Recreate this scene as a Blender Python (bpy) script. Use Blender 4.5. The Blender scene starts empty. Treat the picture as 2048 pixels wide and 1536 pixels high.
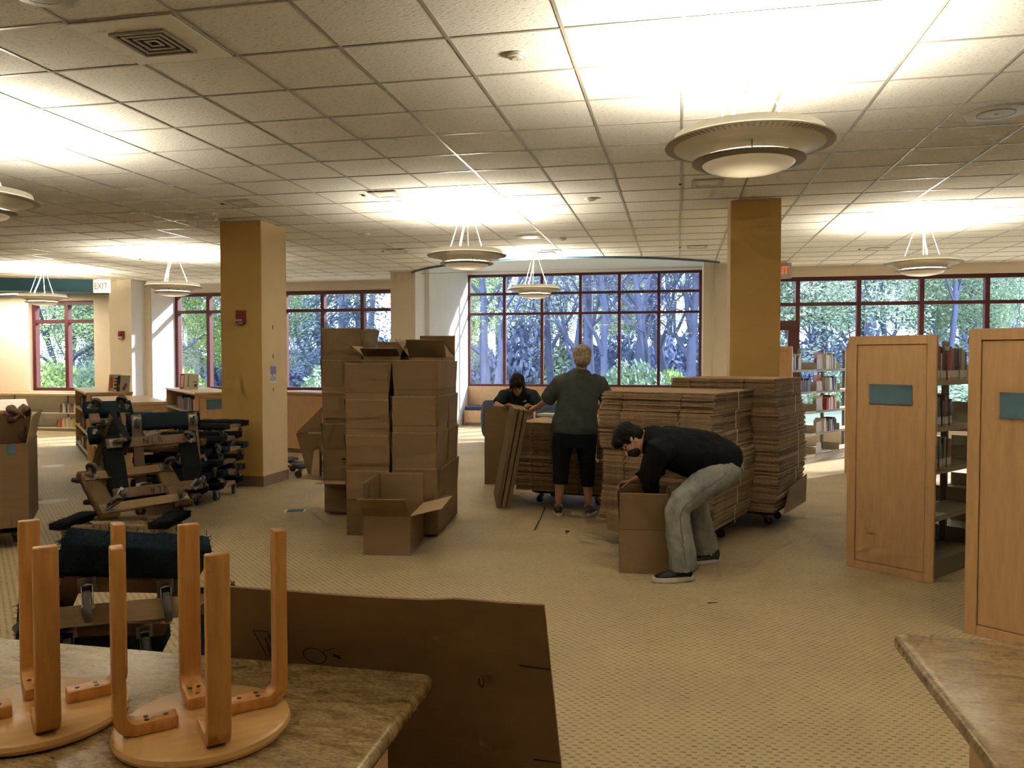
import bpy, bmesh, math, random
from mathutils import Vector, Matrix, Euler, Quaternion
random.seed(7)
PI = math.pi
SC = bpy.context.scene
COL = SC.collection
def R(d): return math.radians(d)
V = Vector

# ------------------------------------------------------------------ materials
MATS = {}
def nd(nt, typ, **kw):
    n = nt.nodes.new(typ)
    for k, v in kw.items():
        if k.startswith('i_'):
            key = k[2:].replace('_', ' ')
            n.inputs[int(key) if key.isdigit() else key].default_value = v
        else: setattr(n, k, v)
    return n
def c4(c): return (c[0], c[1], c[2], 1.0)
def mat(name, base, rough=.6, var=.12, scale=18, stretch=(1, 1, 1), bump=0., bscale=None, metal=0., spec=.4,
        dark=None, objvar=0., emit=None, estr=0., coat=0., sheen=0.):
    m = bpy.data.materials.new(name); m.use_nodes = True
    nt = m.node_tree; L = nt.links; p = nt.nodes['Principled BSDF']
    tc = nd(nt, 'ShaderNodeTexCoord'); mp = nd(nt, 'ShaderNodeMapping'); mp.inputs['Scale'].default_value = stretch
    L.new(tc.outputs['Object'], mp.inputs['Vector'])
    nz = nd(nt, 'ShaderNodeTexNoise', i_Scale=scale, i_Detail=5., i_Roughness=.6); L.new(mp.outputs[0], nz.inputs['Vector'])
    ramp = nd(nt, 'ShaderNodeMapRange', i_1=.3, i_2=.7); L.new(nz.outputs[0], ramp.inputs[0])
    mx = nd(nt, 'ShaderNodeMix', data_type='RGBA')
    mx.inputs[6].default_value = c4(dark or [x*(1-var) for x in base]); mx.inputs[7].default_value = c4([min(1, x*(1+var*.6)) for x in base])
    L.new(ramp.outputs[0], mx.inputs[0]); col = mx.outputs[2]
    if objvar:
        oi = nd(nt, 'ShaderNodeObjectInfo'); mr = nd(nt, 'ShaderNodeMapRange', i_3=1-objvar, i_4=1+objvar*.7); L.new(oi.outputs['Random'], mr.inputs[0])
        hs = nd(nt, 'ShaderNodeHueSaturation'); L.new(mr.outputs[0], hs.inputs['Value']); L.new(col, hs.inputs['Color']); col = hs.outputs[0]
    L.new(col, p.inputs['Base Color'])
    p.inputs['Roughness'].default_value = rough; p.inputs['Metallic'].default_value = metal
    p.inputs['Specular IOR Level'].default_value = spec
    if coat: p.inputs['Coat Weight'].default_value = coat; p.inputs['Coat Roughness'].default_value = .25
    if sheen: p.inputs['Sheen Weight'].default_value = sheen
    if bump:
        n2 = nz
        if bscale: n2 = nd(nt, 'ShaderNodeTexNoise', i_Scale=bscale, i_Detail=4.); L.new(mp.outputs[0], n2.inputs['Vector'])
        b = nd(nt, 'ShaderNodeBump', i_Strength=bump, i_Distance=.01); L.new(n2.outputs[0], b.inputs['Height']); L.new(b.outputs[0], p.inputs['Normal'])
    if emit: p.inputs['Emission Color'].default_value = c4(emit); p.inputs['Emission Strength'].default_value = estr
    MATS[name] = m
    return m

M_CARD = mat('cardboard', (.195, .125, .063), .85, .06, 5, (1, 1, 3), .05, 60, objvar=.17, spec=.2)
M_CARDL = mat('cardboard_pale_lit', (.45, .315, .19), .85, .10, 6, (1, 6, 1), .05, 60, objvar=.10, spec=.2)  # pale card; on sheet and flap tops it carries painted-in ceiling light
M_CARDD = mat('cardboard_edge', (.22, .135, .07), .9, .35, 40, (1, 1, 4), .1, 90, objvar=.18, spec=.1)
M_FLUTE = mat('cardboard_flute', (.29, .195, .11), .9, .45, 30, (1, 1, 3), .1, 120, objvar=.42, spec=.1)
M_TAPE = mat('cardboard_crease', (.105, .064, .03), .9, .1, 20, spec=.1)
M_RIM = mat('cardboard_rim', (.34, .235, .13), .9, .2, 40, spec=.1)
M_INK = mat('print_ink', (.03, .022, .018), .8, .2, 40, spec=.1)
M_MAPLE = mat('maple', (.60, .365, .175), .38, .13, 5, (6, 6, .8), .02, 30, spec=.45, coat=.15)
M_MAPLET = mat('maple_top', (.62, .40, .20), .35, .10, 4, (.8, 6, 6), .02, 30, spec=.5, coat=.25)
M_MAPLED = mat('maple_dark_groove_shade', (.30, .15, .055), .6, .1, 5)  # dark maple for chair legs; also paints the shadow in panel grooves
M_STOOL = mat('birch_stool', (.54, .26, .07), .36, .14, 7, (7, 7, .7), .015, 40, spec=.45, coat=.2, dark=(.40, .17, .04))
M_STOOLS = mat('birch_seat', (.58, .33, .115), .33, .12, 5, (1, 7, 7), .015, 40, spec=.5, coat=.3)
M_SCREW = mat('screw_black', (.02, .018, .016), .5, .1, 30)
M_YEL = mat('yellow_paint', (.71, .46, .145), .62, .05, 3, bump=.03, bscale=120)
M_YELL = mat('pale_yellow_side', (.74, .56, .30), .62, .05, 3, bump=.03, bscale=120)
M_WALL = mat('wall_cream_paint', (.80, .70, .56), .7, .04, 3, bump=.02, bscale=150)
M_WHITE = mat('reveal_white_paint', (.80, .78, .74), .7, .03, 3)
M_BASEB = mat('baseboard_vinyl', (.20, .135, .085), .55, .08, 8)
M_TEAL = mat('soffit_teal_paint', (.03, .105, .15), .6, .06, 3)
M_BLUEP = mat('sign_blue_grey', (.065, .125, .16), .5, .08, 12)
M_BLUET = mat('arc_blue_trim', (.09, .16, .25), .5, .05, 6)
M_MULL = mat('maroon_frame', (.085, .012, .016), .45, .1, 20, spec=.5)
M_STEEL = mat('shelf_beige_steel', (.34, .295, .21), .45, .05, 8, spec=.45)
M_STEELD = mat('shelf_upright_steel', (.16, .13, .10), .5, .05, 8)
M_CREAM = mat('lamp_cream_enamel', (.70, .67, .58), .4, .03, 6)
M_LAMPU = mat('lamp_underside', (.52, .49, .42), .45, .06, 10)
M_LAMPR = mat('lamp_ring_brown', (.26, .23, .19), .45, .05, 10)
M_CORD = mat('lamp_white_cord', (.85, .82, .75), .5, .03, 10)
M_GLOW = mat('lamp_glass_bowl', (.8, .74, .6), .35, .04, 6, emit=(1, .80, .50), estr=.30)
M_BULB = mat('lamp_tube', (.9, .85, .7), .4, .02, 10, emit=(1, .84, .6), estr=11.)
M_WTRIM = mat('white_enamel', (.72, .69, .62), .5, .04, 10)
M_DARK = mat('vent_dark', (.035, .03, .025), .7, .1, 20)
M_VENT = mat('vent_metal', (.50, .46, .39), .45, .05, 12)
M_RED = mat('alarm_red', (.16, .012, .012), .4, .08, 20)
M_LENS = mat('strobe_lens', (.75, .72, .70), .25, .05, 20)
M_EXIT = mat('exit_glow_face', (.85, .8, .6), .5, .03, 20, emit=(1, .9, .62), estr=.9)
M_EXITR = mat('exit_red_letters', (.6, .05, .02), .5, .05, 20, emit=(1, .12, .05), estr=.6)
M_GRAN_E = None
M_NAVY = mat('navy_upholstery', (.018, .028, .065), .75, .2, 40, bump=.1, bscale=120)
M_CHAIRB = mat('blue_armchair_cloth', (.035, .06, .12), .8, .2, 40, bump=.1, bscale=120)
M_CARPB = mat('dolly_blue_carpet', (.010, .018, .025), .95, .5, 90, bump=.9, bscale=260, spec=.05)
M_CARPK = mat('dolly_black_carpet', (.009, .010, .011), .95, .4, 90, bump=.9, bscale=260, spec=.05)
M_CARPT = mat('dolly_tan_carpet', (.125, .08, .036), .95, .35, 70, bump=.9, bscale=220, spec=.05)
M_CARPG = mat('dolly_grey_carpet', (.07, .08, .095), .9, .3, 70, bump=.5, bscale=220)
M_DWOOD = mat('dolly_oak', (.105, .056, .024), .6, .25, 10, (.6, 6, 6), .05, 60)
M_DWOODL = mat('dolly_pine', (.19, .118, .05), .6, .2, 10, (.6, 6, 6), .05, 60)
M_RUBBER = mat('caster_rubber', (.055, .048, .042), .7, .2, 30)
M_ZINC = mat('caster_zinc', (.30, .28, .24), .38, .2, 30, metal=.9)
M_PAPER = mat('paper_white', (.78, .76, .72), .6, .04, 20)
M_BLUEI = mat('paper_blue_print', (.06, .13, .28), .6, .35, 14)
M_TWINE = mat('white_twine', (.72, .68, .58), .7, .1, 60)
M_KRAFT = mat('kraft_paper', (.10, .055, .032), .8, .3, 12, bump=.4, bscale=20)
M_SKIN = mat('skin_light', (.50, .27, .18), .55, .10, 12, spec=.35)
M_SKIN2 = mat('skin_tan', (.42, .225, .14), .55, .10, 12, spec=.35)
M_TEE = mat('charcoal_green_tee', (.038, .042, .038), .9, .18, 14, bump=.5, bscale=9, spec=.1)
M_POLO = mat('dark_polo', (.011, .014, .017), .9, .2, 14, bump=.5, bscale=12, spec=.08)
M_SWEAT = mat('black_sweatshirt', (.006, .006, .007), .92, .25, 12, bump=.6, bscale=9, spec=.06)
M_BLACKP = mat('black_capri_cloth', (.006, .007, .010), .92, .2, 20, bump=.5, bscale=12, spec=.06)
M_JEAN = mat('washed_denim', (.235, .235, .205), .85, .35, 7, (1, 1, .5), .5, 14, dark=(.12, .125, .12))
M_JEANS = mat('denim_seam', (.10, .10, .10), .9, .2, 20, spec=.1)
M_HAIRG = mat('grey_blond_hair', (.34, .275, .19), .8, .5, 26, (1, 1, .5), 1., 60)
M_HAIRD = mat('dark_hair', (.006, .0045, .004), .7, .4, 40, (1, 1, .4), .8, 90, spec=.12)
M_MASK = mat('black_mask', (.012, .012, .014), .85, .2, 30)
M_SHOEB = mat('black_shoe', (.012, .012, .012), .75, .2, 40)
M_SHOEG = mat('grey_shoe', (.12, .105, .085), .8, .3, 30)
M_SOLE = mat('shoe_sole_white', (.66, .62, .55), .6, .12, 30)
M_SOCK = mat('white_sock', (.62, .58, .52), .85, .1, 40)
M_EYE = mat('eye_dark', (.02, .015, .012), .3, .1, 30)
M_BARK = mat('bark_blue_haze', (.105, .125, .205), .9, .25, 3, (1, 1, .3), .4, 10)  # blue distance haze is mixed into the bark colour
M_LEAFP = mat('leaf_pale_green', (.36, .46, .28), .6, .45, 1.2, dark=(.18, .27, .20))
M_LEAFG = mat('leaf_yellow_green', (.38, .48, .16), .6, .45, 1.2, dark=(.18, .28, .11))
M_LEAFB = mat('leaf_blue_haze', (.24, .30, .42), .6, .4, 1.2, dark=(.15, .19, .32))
M_SPRUCE = mat('spruce_needles', (.08, .12, .14), .8, .5, 1.5, dark=(.04, .065, .09))
M_GRASS = mat('lawn_grass', (.15, .19, .12), .9, .3, 2.)
M_ROAD = mat('road_pale', (.42, .44, .48), .8, .1, 2.)
BOOKC = [(.32, .03, .025), (.42, .09, .03), (.06, .07, .11), (.5, .45, .34), (.03, .03, .035), (.20, .19, .17), (.06, .16, .12),
         (.55, .40, .10), (.12, .05, .04), (.62, .58, .5), (.10, .14, .24), (.26, .12, .16)]
BOOKN = ['red', 'orange', 'navy', 'cream', 'black', 'grey', 'green', 'yellow', 'brown', 'white', 'blue', 'plum']
M_BOOK = [mat('book_'+n, c, .5, .15, 25) for n, c in zip(BOOKN, BOOKC)]

# ------------------------------------------------------------------ mesh builder
class MB:
    def __init__(s): s.v = []; s.f = []; s.mi = []; s.sm = []; s.M = Matrix.Identity(4); s.cm = 0; s.cs = False
    def pv(s, co): s.v.append(tuple(s.M @ V(co))); return len(s.v)-1
    def face(s, idx): s.f.append(tuple(idx)); s.mi.append(s.cm); s.sm.append(s.cs)
    def box(s, c, size, rot=None):
        m = Matrix.Translation(c)
        if rot is not None: m = m @ (rot.to_4x4() if not isinstance(rot, tuple) else Euler(rot).to_matrix().to_4x4())
        h = V(size)/2; ids = []
        for x in (-1, 1):
            for y in (-1, 1):
                for z in (-1, 1): ids.append(s.pv(m @ V((x*h.x, y*h.y, z*h.z))))
        a = ids
        for q in ((0, 1, 3, 2), (4, 6, 7, 5), (0, 4, 5, 1), (2, 3, 7, 6), (0, 2, 6, 4), (1, 5, 7, 3)): s.face([a[k] for k in q])
        return s
    def b(s, x0, x1, y0, y1, z0, z1): return s.box(((x0+x1)/2, (y0+y1)/2, (z0+z1)/2), (abs(x1-x0), abs(y1-y0), abs(z1-z0)))
    def quad(s, *pts): s.face([s.pv(p) for p in pts]); return s
    def bar(s, p0, p1, w, h, up=(0, 0, 1)):
        p0, p1 = V(p0), V(p1); d = p1-p0; L = d.length; d.normalize(); up = V(up)
        x = d.cross(up)
        if x.length < 1e-5: x = d.cross(V((1, 0, 0)))
        x.normalize(); u = x.cross(d)
        m = Matrix((x, d, u)).transposed().to_4x4(); m.translation = (p0+p1)/2
        keep = s.M; s.M = s.M @ m; s.box((0, 0, 0), (w, L, h)); s.M = keep
        return s
    def loft(s, rings, side=(1, 0, 0), n=14, caps=True):
        # rings: (centre, rx, ry) ; closed tube of ellipses
        cs = [V(r[0]) for r in rings]; idx = []
        for i, r in enumerate(rings):
            a = cs[max(0, i-1)]; b = cs[min(len(cs)-1, i+1)]; t = (b-a).normalized()
            sd = r[3] if len(r) > 3 else side
            x = V(sd) - t*t.dot(V(sd))
            if x.length < 1e-4: x = t.orthogonal()
            x.normalize(); y = t.cross(x)
            idx.append([s.pv(cs[i]+x*(math.cos(2*PI*k/n)*r[1])+y*(math.sin(2*PI*k/n)*r[2])) for k in range(n)])
        keep = s.cs; s.cs = True
        for i in range(len(idx)-1):
            for k in range(n): s.face((idx[i][k], idx[i][(k+1) % n], idx[i+1][(k+1) % n], idx[i+1][k]))
        if caps:
            s.cs = False; s.face(idx[0][::-1]); s.face(idx[-1])
        s.cs = keep
        return s
    def tube(s, pts, r, n=8, caps=True):
        rr = r if isinstance(r, (list, tuple)) else [r]*len(pts)
        return s.loft([(p, q, q) for p, q in zip(pts, rr)], side=(.31, .83, .47), n=n, caps=caps)
    def cyl(s, c, r, h, n=24, axis='z'):
        c = V(c); d = {'x': V((1, 0, 0)), 'y': V((0, 1, 0)), 'z': V((0, 0, 1))}[axis]*(h/2)
        return s.loft([(c-d, r, r), (c+d, r, r)], side={'x': (0, 1, 0), 'y': (1, 0, 0), 'z': (1, 0, 0)}[axis], n=n)
    def lathe(s, prof, n=40, c=(0, 0, 0), close=False):
        idx = [[s.pv((c[0]+r*math.cos(2*PI*k/n), c[1]+r*math.sin(2*PI*k/n), c[2]+z)) for k in range(n)] for r, z in prof]
        keep = s.cs; s.cs = True
        for i in range(len(idx)-1 if not close else len(idx)):
            j = (i+1) % len(idx)
            for k in range(n): s.face((idx[i][k], idx[i][(k+1) % n], idx[j][(k+1) % n], idx[j][k]))
        s.cs = keep
        return s
    def prism(s, out, z0, z1):
        a = [s.pv((x, y, z0)) for x, y in out]; b = [s.pv((x, y, z1)) for x, y in out]; n = len(out)
        s.face(a[::-1]); s.face(b)
        for k in range(n): s.face((a[k], a[(k+1) % n], b[(k+1) % n], b[k]))
        return s
    def cap(s, p0, p1, r0, r1, n=12):
        # tapered capsule with round ends
        p0, p1 = V(p0), V(p1); d = (p1-p0)
        if d.length < 1e-6: d = V((0, 0, 1e-3))
        t = d.normalized(); rings = []
        for a in (-80, -50, -20): rings.append((p0+t*(r0*math.sin(R(a))), r0*math.cos(R(a)), r0*math.cos(R(a))))
        for a in (20, 50, 80): rings.append((p1+t*(r1*math.sin(R(a))), r1*math.cos(R(a)), r1*math.cos(R(a))))
        return s.loft(rings, side=tuple(t.orthogonal()), n=n)
    def ell(s, c, rad, rot=(0, 0, 0), n=16):
        m = Matrix.Translation(c) @ Euler(rot).to_matrix().to_4x4(); keep = s.M; s.M = s.M @ m
        rings = []
        for k in range(9):
            a = R(-80+160*k/8); rings.append(((0, 0, rad[2]*math.sin(a)), rad[0]*math.cos(a), rad[1]*math.cos(a)))
        s.loft(rings, n=n); s.M = keep
        return s
    def mesh(s, name, mats, bevel=0., segs=2, smooth=None):
        me = bpy.data.meshes.new(name); me.from_pydata(s.v, [], s.f)
        ms = mats if isinstance(mats, (list, tuple)) else [mats]
        for m in ms: me.materials.append(m)
        me.polygons.foreach_set('material_index', s.mi); me.polygons.foreach_set('use_smooth', s.sm)
        bm = bmesh.new(); bm.from_mesh(me); bmesh.ops.recalc_face_normals(bm, faces=bm.faces)
        if bevel:
            es = [e for e in bm.edges if len(e.link_faces) == 2 and e.calc_face_angle(0) > R(35)]
            bmesh.ops.bevel(bm, geom=es, offset=bevel, segments=segs, affect='EDGES', profile=.5, clamp_overlap=True)
        bm.to_mesh(me); bm.free(); me.update()
        if smooth:
            me.polygons.foreach_set('use_smooth', [True]*len(me.polygons)); me.set_sharp_from_angle(angle=R(smooth))
        return me
    def build(s, name, mats, parent=None, **kw):
        return link(name, s.mesh(name, mats, **kw), parent)

def link(name, data, parent=None):
    o = bpy.data.objects.new(name, data); COL.objects.link(o)
    if parent is not None: o.parent = parent
    return o
def tag(o, label=None, cat=None, group=None, kind=None):
    if label: o['label'] = label
    if cat: o['category'] = cat
    if group: o['group'] = group
    if kind: o['kind'] = kind
    return o
def empty(name, loc=(0, 0, 0), rz=0., label=None, cat=None, group=None, rot=None):
    o = link(name, None); o.location = loc; o.empty_display_size = .1
    o.rotation_euler = rot if rot else (0, 0, rz)
    return tag(o, label, cat, group)
def copy_tree(o, parent=None):
    c = o.copy(); COL.objects.link(c)
    if parent is not None: c.parent = parent
    for ch in [x for x in o.children]: copy_tree(ch, c)
    return c
def struct(name, mb, mats, parent=None, **kw): return tag(mb.build(name, mats, parent, **kw), kind='structure')
def text(name, body, size, m, parent=None, loc=(0, 0, 0), rot=(0, 0, 0), ext=.001, sx=1., align='CENTER'):
    cu = bpy.data.curves.new(name, 'FONT'); cu.body = body; cu.size = size; cu.extrude = ext; cu.align_x = align; cu.align_y = 'CENTER'; cu.offset = size*.012
    t = bpy.data.objects.new(name, cu); COL.objects.link(t)
    dg = bpy.context.evaluated_depsgraph_get(); me = bpy.data.meshes.new_from_object(t.evaluated_get(dg))
    bpy.data.objects.remove(t); me.materials.clear(); me.materials.append(m)
    o = link(name, me, parent); o.location = loc; o.rotation_euler = rot; o.scale = (sx, 1, 1)
    return o
def blob(name, mb, m, parent=None, vox=.01, smooth=4, disp=0., dscale=.12):
    me = mb.mesh(name, m); o = link(name, me)
    r = o.modifiers.new('r', 'REMESH'); r.mode = 'VOXEL'; r.voxel_size = vox; r.use_smooth_shade = True
    if smooth: k = o.modifiers.new('s', 'SMOOTH'); k.factor = .5; k.iterations = smooth
    if disp:
        tx = bpy.data.textures.new(name+'_folds', 'CLOUDS'); tx.noise_scale = dscale; tx.noise_depth = 2
        d = o.modifiers.new('d', 'DISPLACE'); d.texture = tx; d.strength = disp; d.mid_level = .5
    dg = bpy.context.evaluated_depsgraph_get(); dg.update()
    me2 = bpy.data.meshes.new_from_object(o.evaluated_get(dg)); me2.name = name
    o.modifiers.clear(); o.data = me2; bpy.data.meshes.remove(me)
    if not me2.materials: me2.materials.append(m)
    me2.polygons.foreach_set('use_smooth', [True]*len(me2.polygons))
    if parent is not None: o.parent = parent
    return o
ORD = ['first', 'second', 'third', 'fourth', 'fifth', 'sixth', 'seventh', 'eighth', 'ninth', 'tenth', 'eleventh', 'twelfth', 'thirteenth',
       'fourteenth', 'fifteenth', 'sixteenth', 'seventeenth', 'eighteenth', 'nineteenth']
TENS = ['', '', 'twenty', 'thirty', 'forty', 'fifty', 'sixty', 'seventy', 'eighty', 'ninety']
def ordinal(n):      # 1-based
    if n < 20: return ORD[n-1]
    t, u = divmod(n, 10)
    if u == 0: return TENS[t][:-1]+'ieth'
    return TENS[t]+'-'+ORD[u-1]
# ------------------------------------------------------------------ special surfaces
def floor_mat():
    m = bpy.data.materials.new('carpet_basketweave'); m.use_nodes = True; nt = m.node_tree; L = nt.links; p = nt.nodes['Principled BSDF']
    tc = nd(nt, 'ShaderNodeTexCoord'); sp = nd(nt, 'ShaderNodeSeparateXYZ')
    wob = nd(nt, 'ShaderNodeTexNoise', i_Scale=45.); L.new(tc.outputs['Object'], wob.inputs['Vector'])
    wv = nd(nt, 'ShaderNodeVectorMath', operation='SCALE'); wv.inputs['Scale'].default_value = .006; L.new(wob.outputs['Color'], wv.inputs[0])
    ad = nd(nt, 'ShaderNodeVectorMath', operation='ADD'); L.new(tc.outputs['Object'], ad.inputs[0]); L.new(wv.outputs[0], ad.inputs[1])
    L.new(ad.outputs[0], sp.inputs[0])
    def mth(op, a, b=None, c=None):
        n = nd(nt, 'ShaderNodeMath', operation=op)
        for k, x in enumerate((a, b, c)):
            if x is None: continue
            if isinstance(x, (int, float)): n.inputs[k].default_value = x
            else: L.new(x, n.inputs[k])
        return n.outputs[0]
    u = mth('DIVIDE', sp.outputs[0], .0228); colm = mth('FLOOR', u)
    v = mth('ADD', mth('DIVIDE', sp.outputs[1], .050), mth('MULTIPLY', colm, .44))
    fu = mth('FRACT', u); fv = mth('FRACT', v)
    cxy = nd(nt, 'ShaderNodeCombineXYZ'); L.new(colm, cxy.inputs[0]); L.new(mth('FLOOR', v), cxy.inputs[1])
    wn = nd(nt, 'ShaderNodeTexWhiteNoise', noise_dimensions='2D'); L.new(cxy.outputs[0], wn.inputs['Vector'])
    # loop pads: dark gap at the near end of each pad, faint gaps between columns
    du = mth('ABSOLUTE', mth('SUBTRACT', fu, .5))
    gapu = nd(nt, 'ShaderNodeMapRange', i_1=.36, i_2=.50, interpolation_type='SMOOTHSTEP'); L.new(du, gapu.inputs[0])
    gapv = nd(nt, 'ShaderNodeMapRange', i_1=.10, i_2=.26, i_3=1., i_4=0., interpolation_type='SMOOTHSTEP'); L.new(fv, gapv.inputs[0])
    stren = nd(nt, 'ShaderNodeMapRange', i_1=0., i_2=1., i_3=.45, i_4=1.); L.new(wn.outputs[0], stren.inputs[0])
    dash = mth('MULTIPLY', mth('MULTIPLY', mth('SUBTRACT', 1., gapu.outputs[0]), gapv.outputs[0]), stren.outputs[0])
    dash = mth('MAXIMUM', dash, mth('MULTIPLY', gapu.outputs[0], .16))
    fleck = nd(nt, 'ShaderNodeTexNoise', i_Scale=220., i_Detail=3.); L.new(tc.outputs['Object'], fleck.inputs['Vector'])
    big = nd(nt, 'ShaderNodeTexNoise', i_Scale=1.1, i_Detail=4.); L.new(tc.outputs['Object'], big.inputs['Vector'])
    a = nd(nt, 'ShaderNodeMix', data_type='RGBA'); a.inputs[6].default_value = (.36, .275, .15, 1); a.inputs[7].default_value = (.60, .475, .285, 1); L.new(fleck.outputs[0], a.inputs[0])
    b = nd(nt, 'ShaderNodeMix', data_type='RGBA'); b.inputs[7].default_value = (.06, .043, .022, 1); L.new(a.outputs[2], b.inputs[6])
    L.new(mth('MULTIPLY', dash, .93), b.inputs[0])
    mr = nd(nt, 'ShaderNodeMapRange', i_1=.3, i_2=.7, i_3=.86, i_4=1.1); L.new(big.outputs[0], mr.inputs[0])
    hs = nd(nt, 'ShaderNodeHueSaturation'); L.new(b.outputs[2], hs.inputs['Color']); L.new(mr.outputs[0], hs.inputs['Value'])
    L.new(hs.outputs[0], p.inputs['Base Color']); p.inputs['Roughness'].default_value = .55; p.inputs['Specular IOR Level'].default_value = .12
    bp = nd(nt, 'ShaderNodeBump', i_Strength=.35, i_Distance=.004); L.new(mth('SUBTRACT', 1., dash), bp.inputs['Height']); L.new(bp.outputs[0], p.inputs['Normal'])
    return m
def tile_mat():
    m = bpy.data.materials.new('fissured_ceiling_tile'); m.use_nodes = True; nt = m.node_tree; L = nt.links; p = nt.nodes['Principled BSDF']
    tc = nd(nt, 'ShaderNodeTexCoord'); mp = nd(nt, 'ShaderNodeMapping'); mp.inputs['Rotation'].default_value = (0, 0, .5); mp.inputs['Scale'].default_value = (1, 2.2, 1); L.new(tc.outputs['Object'], mp.inputs[0])
    n = nd(nt, 'ShaderNodeTexNoise', i_Scale=38., i_Detail=4., i_Roughness=.55); L.new(mp.outputs[0], n.inputs['Vector'])
    r = nd(nt, 'ShaderNodeValToRGB'); r.color_ramp.elements[0].position = .30; r.color_ramp.elements[0].color = (.44, .41, .35, 1); r.color_ramp.elements[1].position = .42; r.color_ramp.elements[1].color = (.87, .86, .81, 1)
    L.new(n.outputs[0], r.inputs[0]); L.new(r.outputs[0], p.inputs['Base Color']); p.inputs['Roughness'].default_value = .9; p.inputs['Specular IOR Level'].default_value = .1
    b = nd(nt, 'ShaderNodeBump', i_Strength=.8, i_Distance=.006); L.new(n.outputs[0], b.inputs['Height']); L.new(b.outputs[0], p.inputs['Normal'])
    return m
def granite_mat():
    m = bpy.data.materials.new('granite_laminate'); m.use_nodes = True; nt = m.node_tree; L = nt.links; p = nt.nodes['Principled BSDF']
    tc = nd(nt, 'ShaderNodeTexCoord'); mp = nd(nt, 'ShaderNodeMapping'); mp.inputs['Scale'].default_value = (1., 3.2, 1.); mp.inputs['Rotation'].default_value = (0, 0, -.12); L.new(tc.outputs['Object'], mp.inputs[0])
    n1 = nd(nt, 'ShaderNodeTexNoise', i_Scale=9., i_Detail=8., i_Roughness=.72, i_Distortion=.6); L.new(mp.outputs[0], n1.inputs['Vector'])
    n2 = nd(nt, 'ShaderNodeTexNoise', i_Scale=70., i_Detail=6., i_Roughness=.7); L.new(mp.outputs[0], n2.inputs['Vector'])
    r = nd(nt, 'ShaderNodeValToRGB'); e = r.color_ramp.elements; e[0].position = .30; e[0].color = (.12, .072, .028, 1); e[1].position = .70; e[1].color = (.48, .36, .19, 1)
    k = e.new(.46); k.color = (.30, .195, .08, 1); L.new(n1.outputs[0], r.inputs[0])
    r2 = nd(nt, 'ShaderNodeValToRGB'); e = r2.color_ramp.elements; e[0].position = .34; e[0].color = (.30, .25, .20, 1); e[1].position = .56; e[1].color = (1, 1, 1, 1); L.new(n2.outputs[0], r2.inputs[0])
    mx = nd(nt, 'ShaderNodeMix', data_type='RGBA', blend_type='MULTIPLY'); mx.inputs[0].default_value = .85; L.new(r.outputs[0], mx.inputs[6]); L.new(r2.outputs[0], mx.inputs[7])
    L.new(mx.outputs[2], p.inputs['Base Color']); p.inputs['Roughness'].default_value = .24; p.inputs['Specular IOR Level'].default_value = .55
    return m
def glass_mat():
    m = bpy.data.materials.new('window_glass'); m.use_nodes = True; nt = m.node_tree; L = nt.links
    for n in list(nt.nodes): nt.nodes.remove(n)
    o = nd(nt, 'ShaderNodeOutputMaterial'); mx = nd(nt, 'ShaderNodeMixShader'); t = nd(nt, 'ShaderNodeBsdfTransparent'); g = nd(nt, 'ShaderNodeBsdfGlossy')
    t.inputs[0].default_value = (.95, .97, .99, 1); g.inputs['Roughness'].default_value = .0
    f = nd(nt, 'ShaderNodeLayerWeight'); pw = nd(nt, 'ShaderNodeMath', operation='POWER'); pw.inputs[1].default_value = 5.; mu = nd(nt, 'ShaderNodeMath', operation='MULTIPLY_ADD'); mu.inputs[1].default_value = .92; mu.inputs[2].default_value = .07
    L.new(f.outputs['Facing'], pw.inputs[0]); L.new(pw.outputs[0], mu.inputs[0]); L.new(mu.outputs[0], mx.inputs[0]); L.new(t.outputs[0], mx.inputs[1]); L.new(g.outputs[0], mx.inputs[2]); L.new(mx.outputs[0], o.inputs[0])
    return m
M_FLOOR = floor_mat(); M_TILE = tile_mat(); M_GRAN = granite_mat(); M_GLASS = glass_mat()
HC = 3.29
XL, XR, YN, YB = -17., 9., -4., 15.45
YW2, YBAY = 16.3, 19.1
# floor
struct('floor', MB().b(XL-.1, XR+.1, YN-.1, YBAY+.1, -.08, 0), M_FLOOR)
# ceiling : flat tile field with the big arc cut out in front of the bay
A0, A1, A2 = V((-5.16, 14.96)), V((-2.1, 13.18)), V((.71, 14.39))
def circ(a, b, c):
    d = 2*(a.x*(b.y-c.y)+b.x*(c.y-a.y)+c.x*(a.y-b.y))
    ux = (a.length_squared*(b.y-c.y)+b.length_squared*(c.y-a.y)+c.length_squared*(a.y-b.y))/d
    uy = (a.length_squared*(c.x-b.x)+b.length_squared*(a.x-c.x)+c.length_squared*(b.x-a.x))/d
    return V((ux, uy)), (V((ux, uy))-a).length
CC, CR = circ(A0, A1, A2)
def yarc(x): return CC.y-math.sqrt(max(0, CR*CR-(x-CC.x)**2))
NARC = 36
arc = [(A0.x+(A2.x-A0.x)*k/NARC, yarc(A0.x+(A2.x-A0.x)*k/NARC)) for k in range(NARC+1)]
cm = MB()
ztop = HC+.02
def slab(x0, x1, y0, y1): cm.quad((x0, y0, HC), (x1, y0, HC), (x1, y1, HC), (x0, y1, HC))
slab(XL-.1, A0.x, YN-.1, YW2+.2); slab(A2.x, XR+.1, YN-.1, YB+.4); slab(A0.x, A2.x, YN-.1, 12.)
for k in range(NARC):
    (xa, ya), (xb, yb) = arc[k], arc[k+1]
    cm.quad((xa, 12., HC), (xb, 12., HC), (xb, yb, HC), (xa, ya, HC))
ceil = struct('ceiling', cm, M_TILE)
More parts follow.
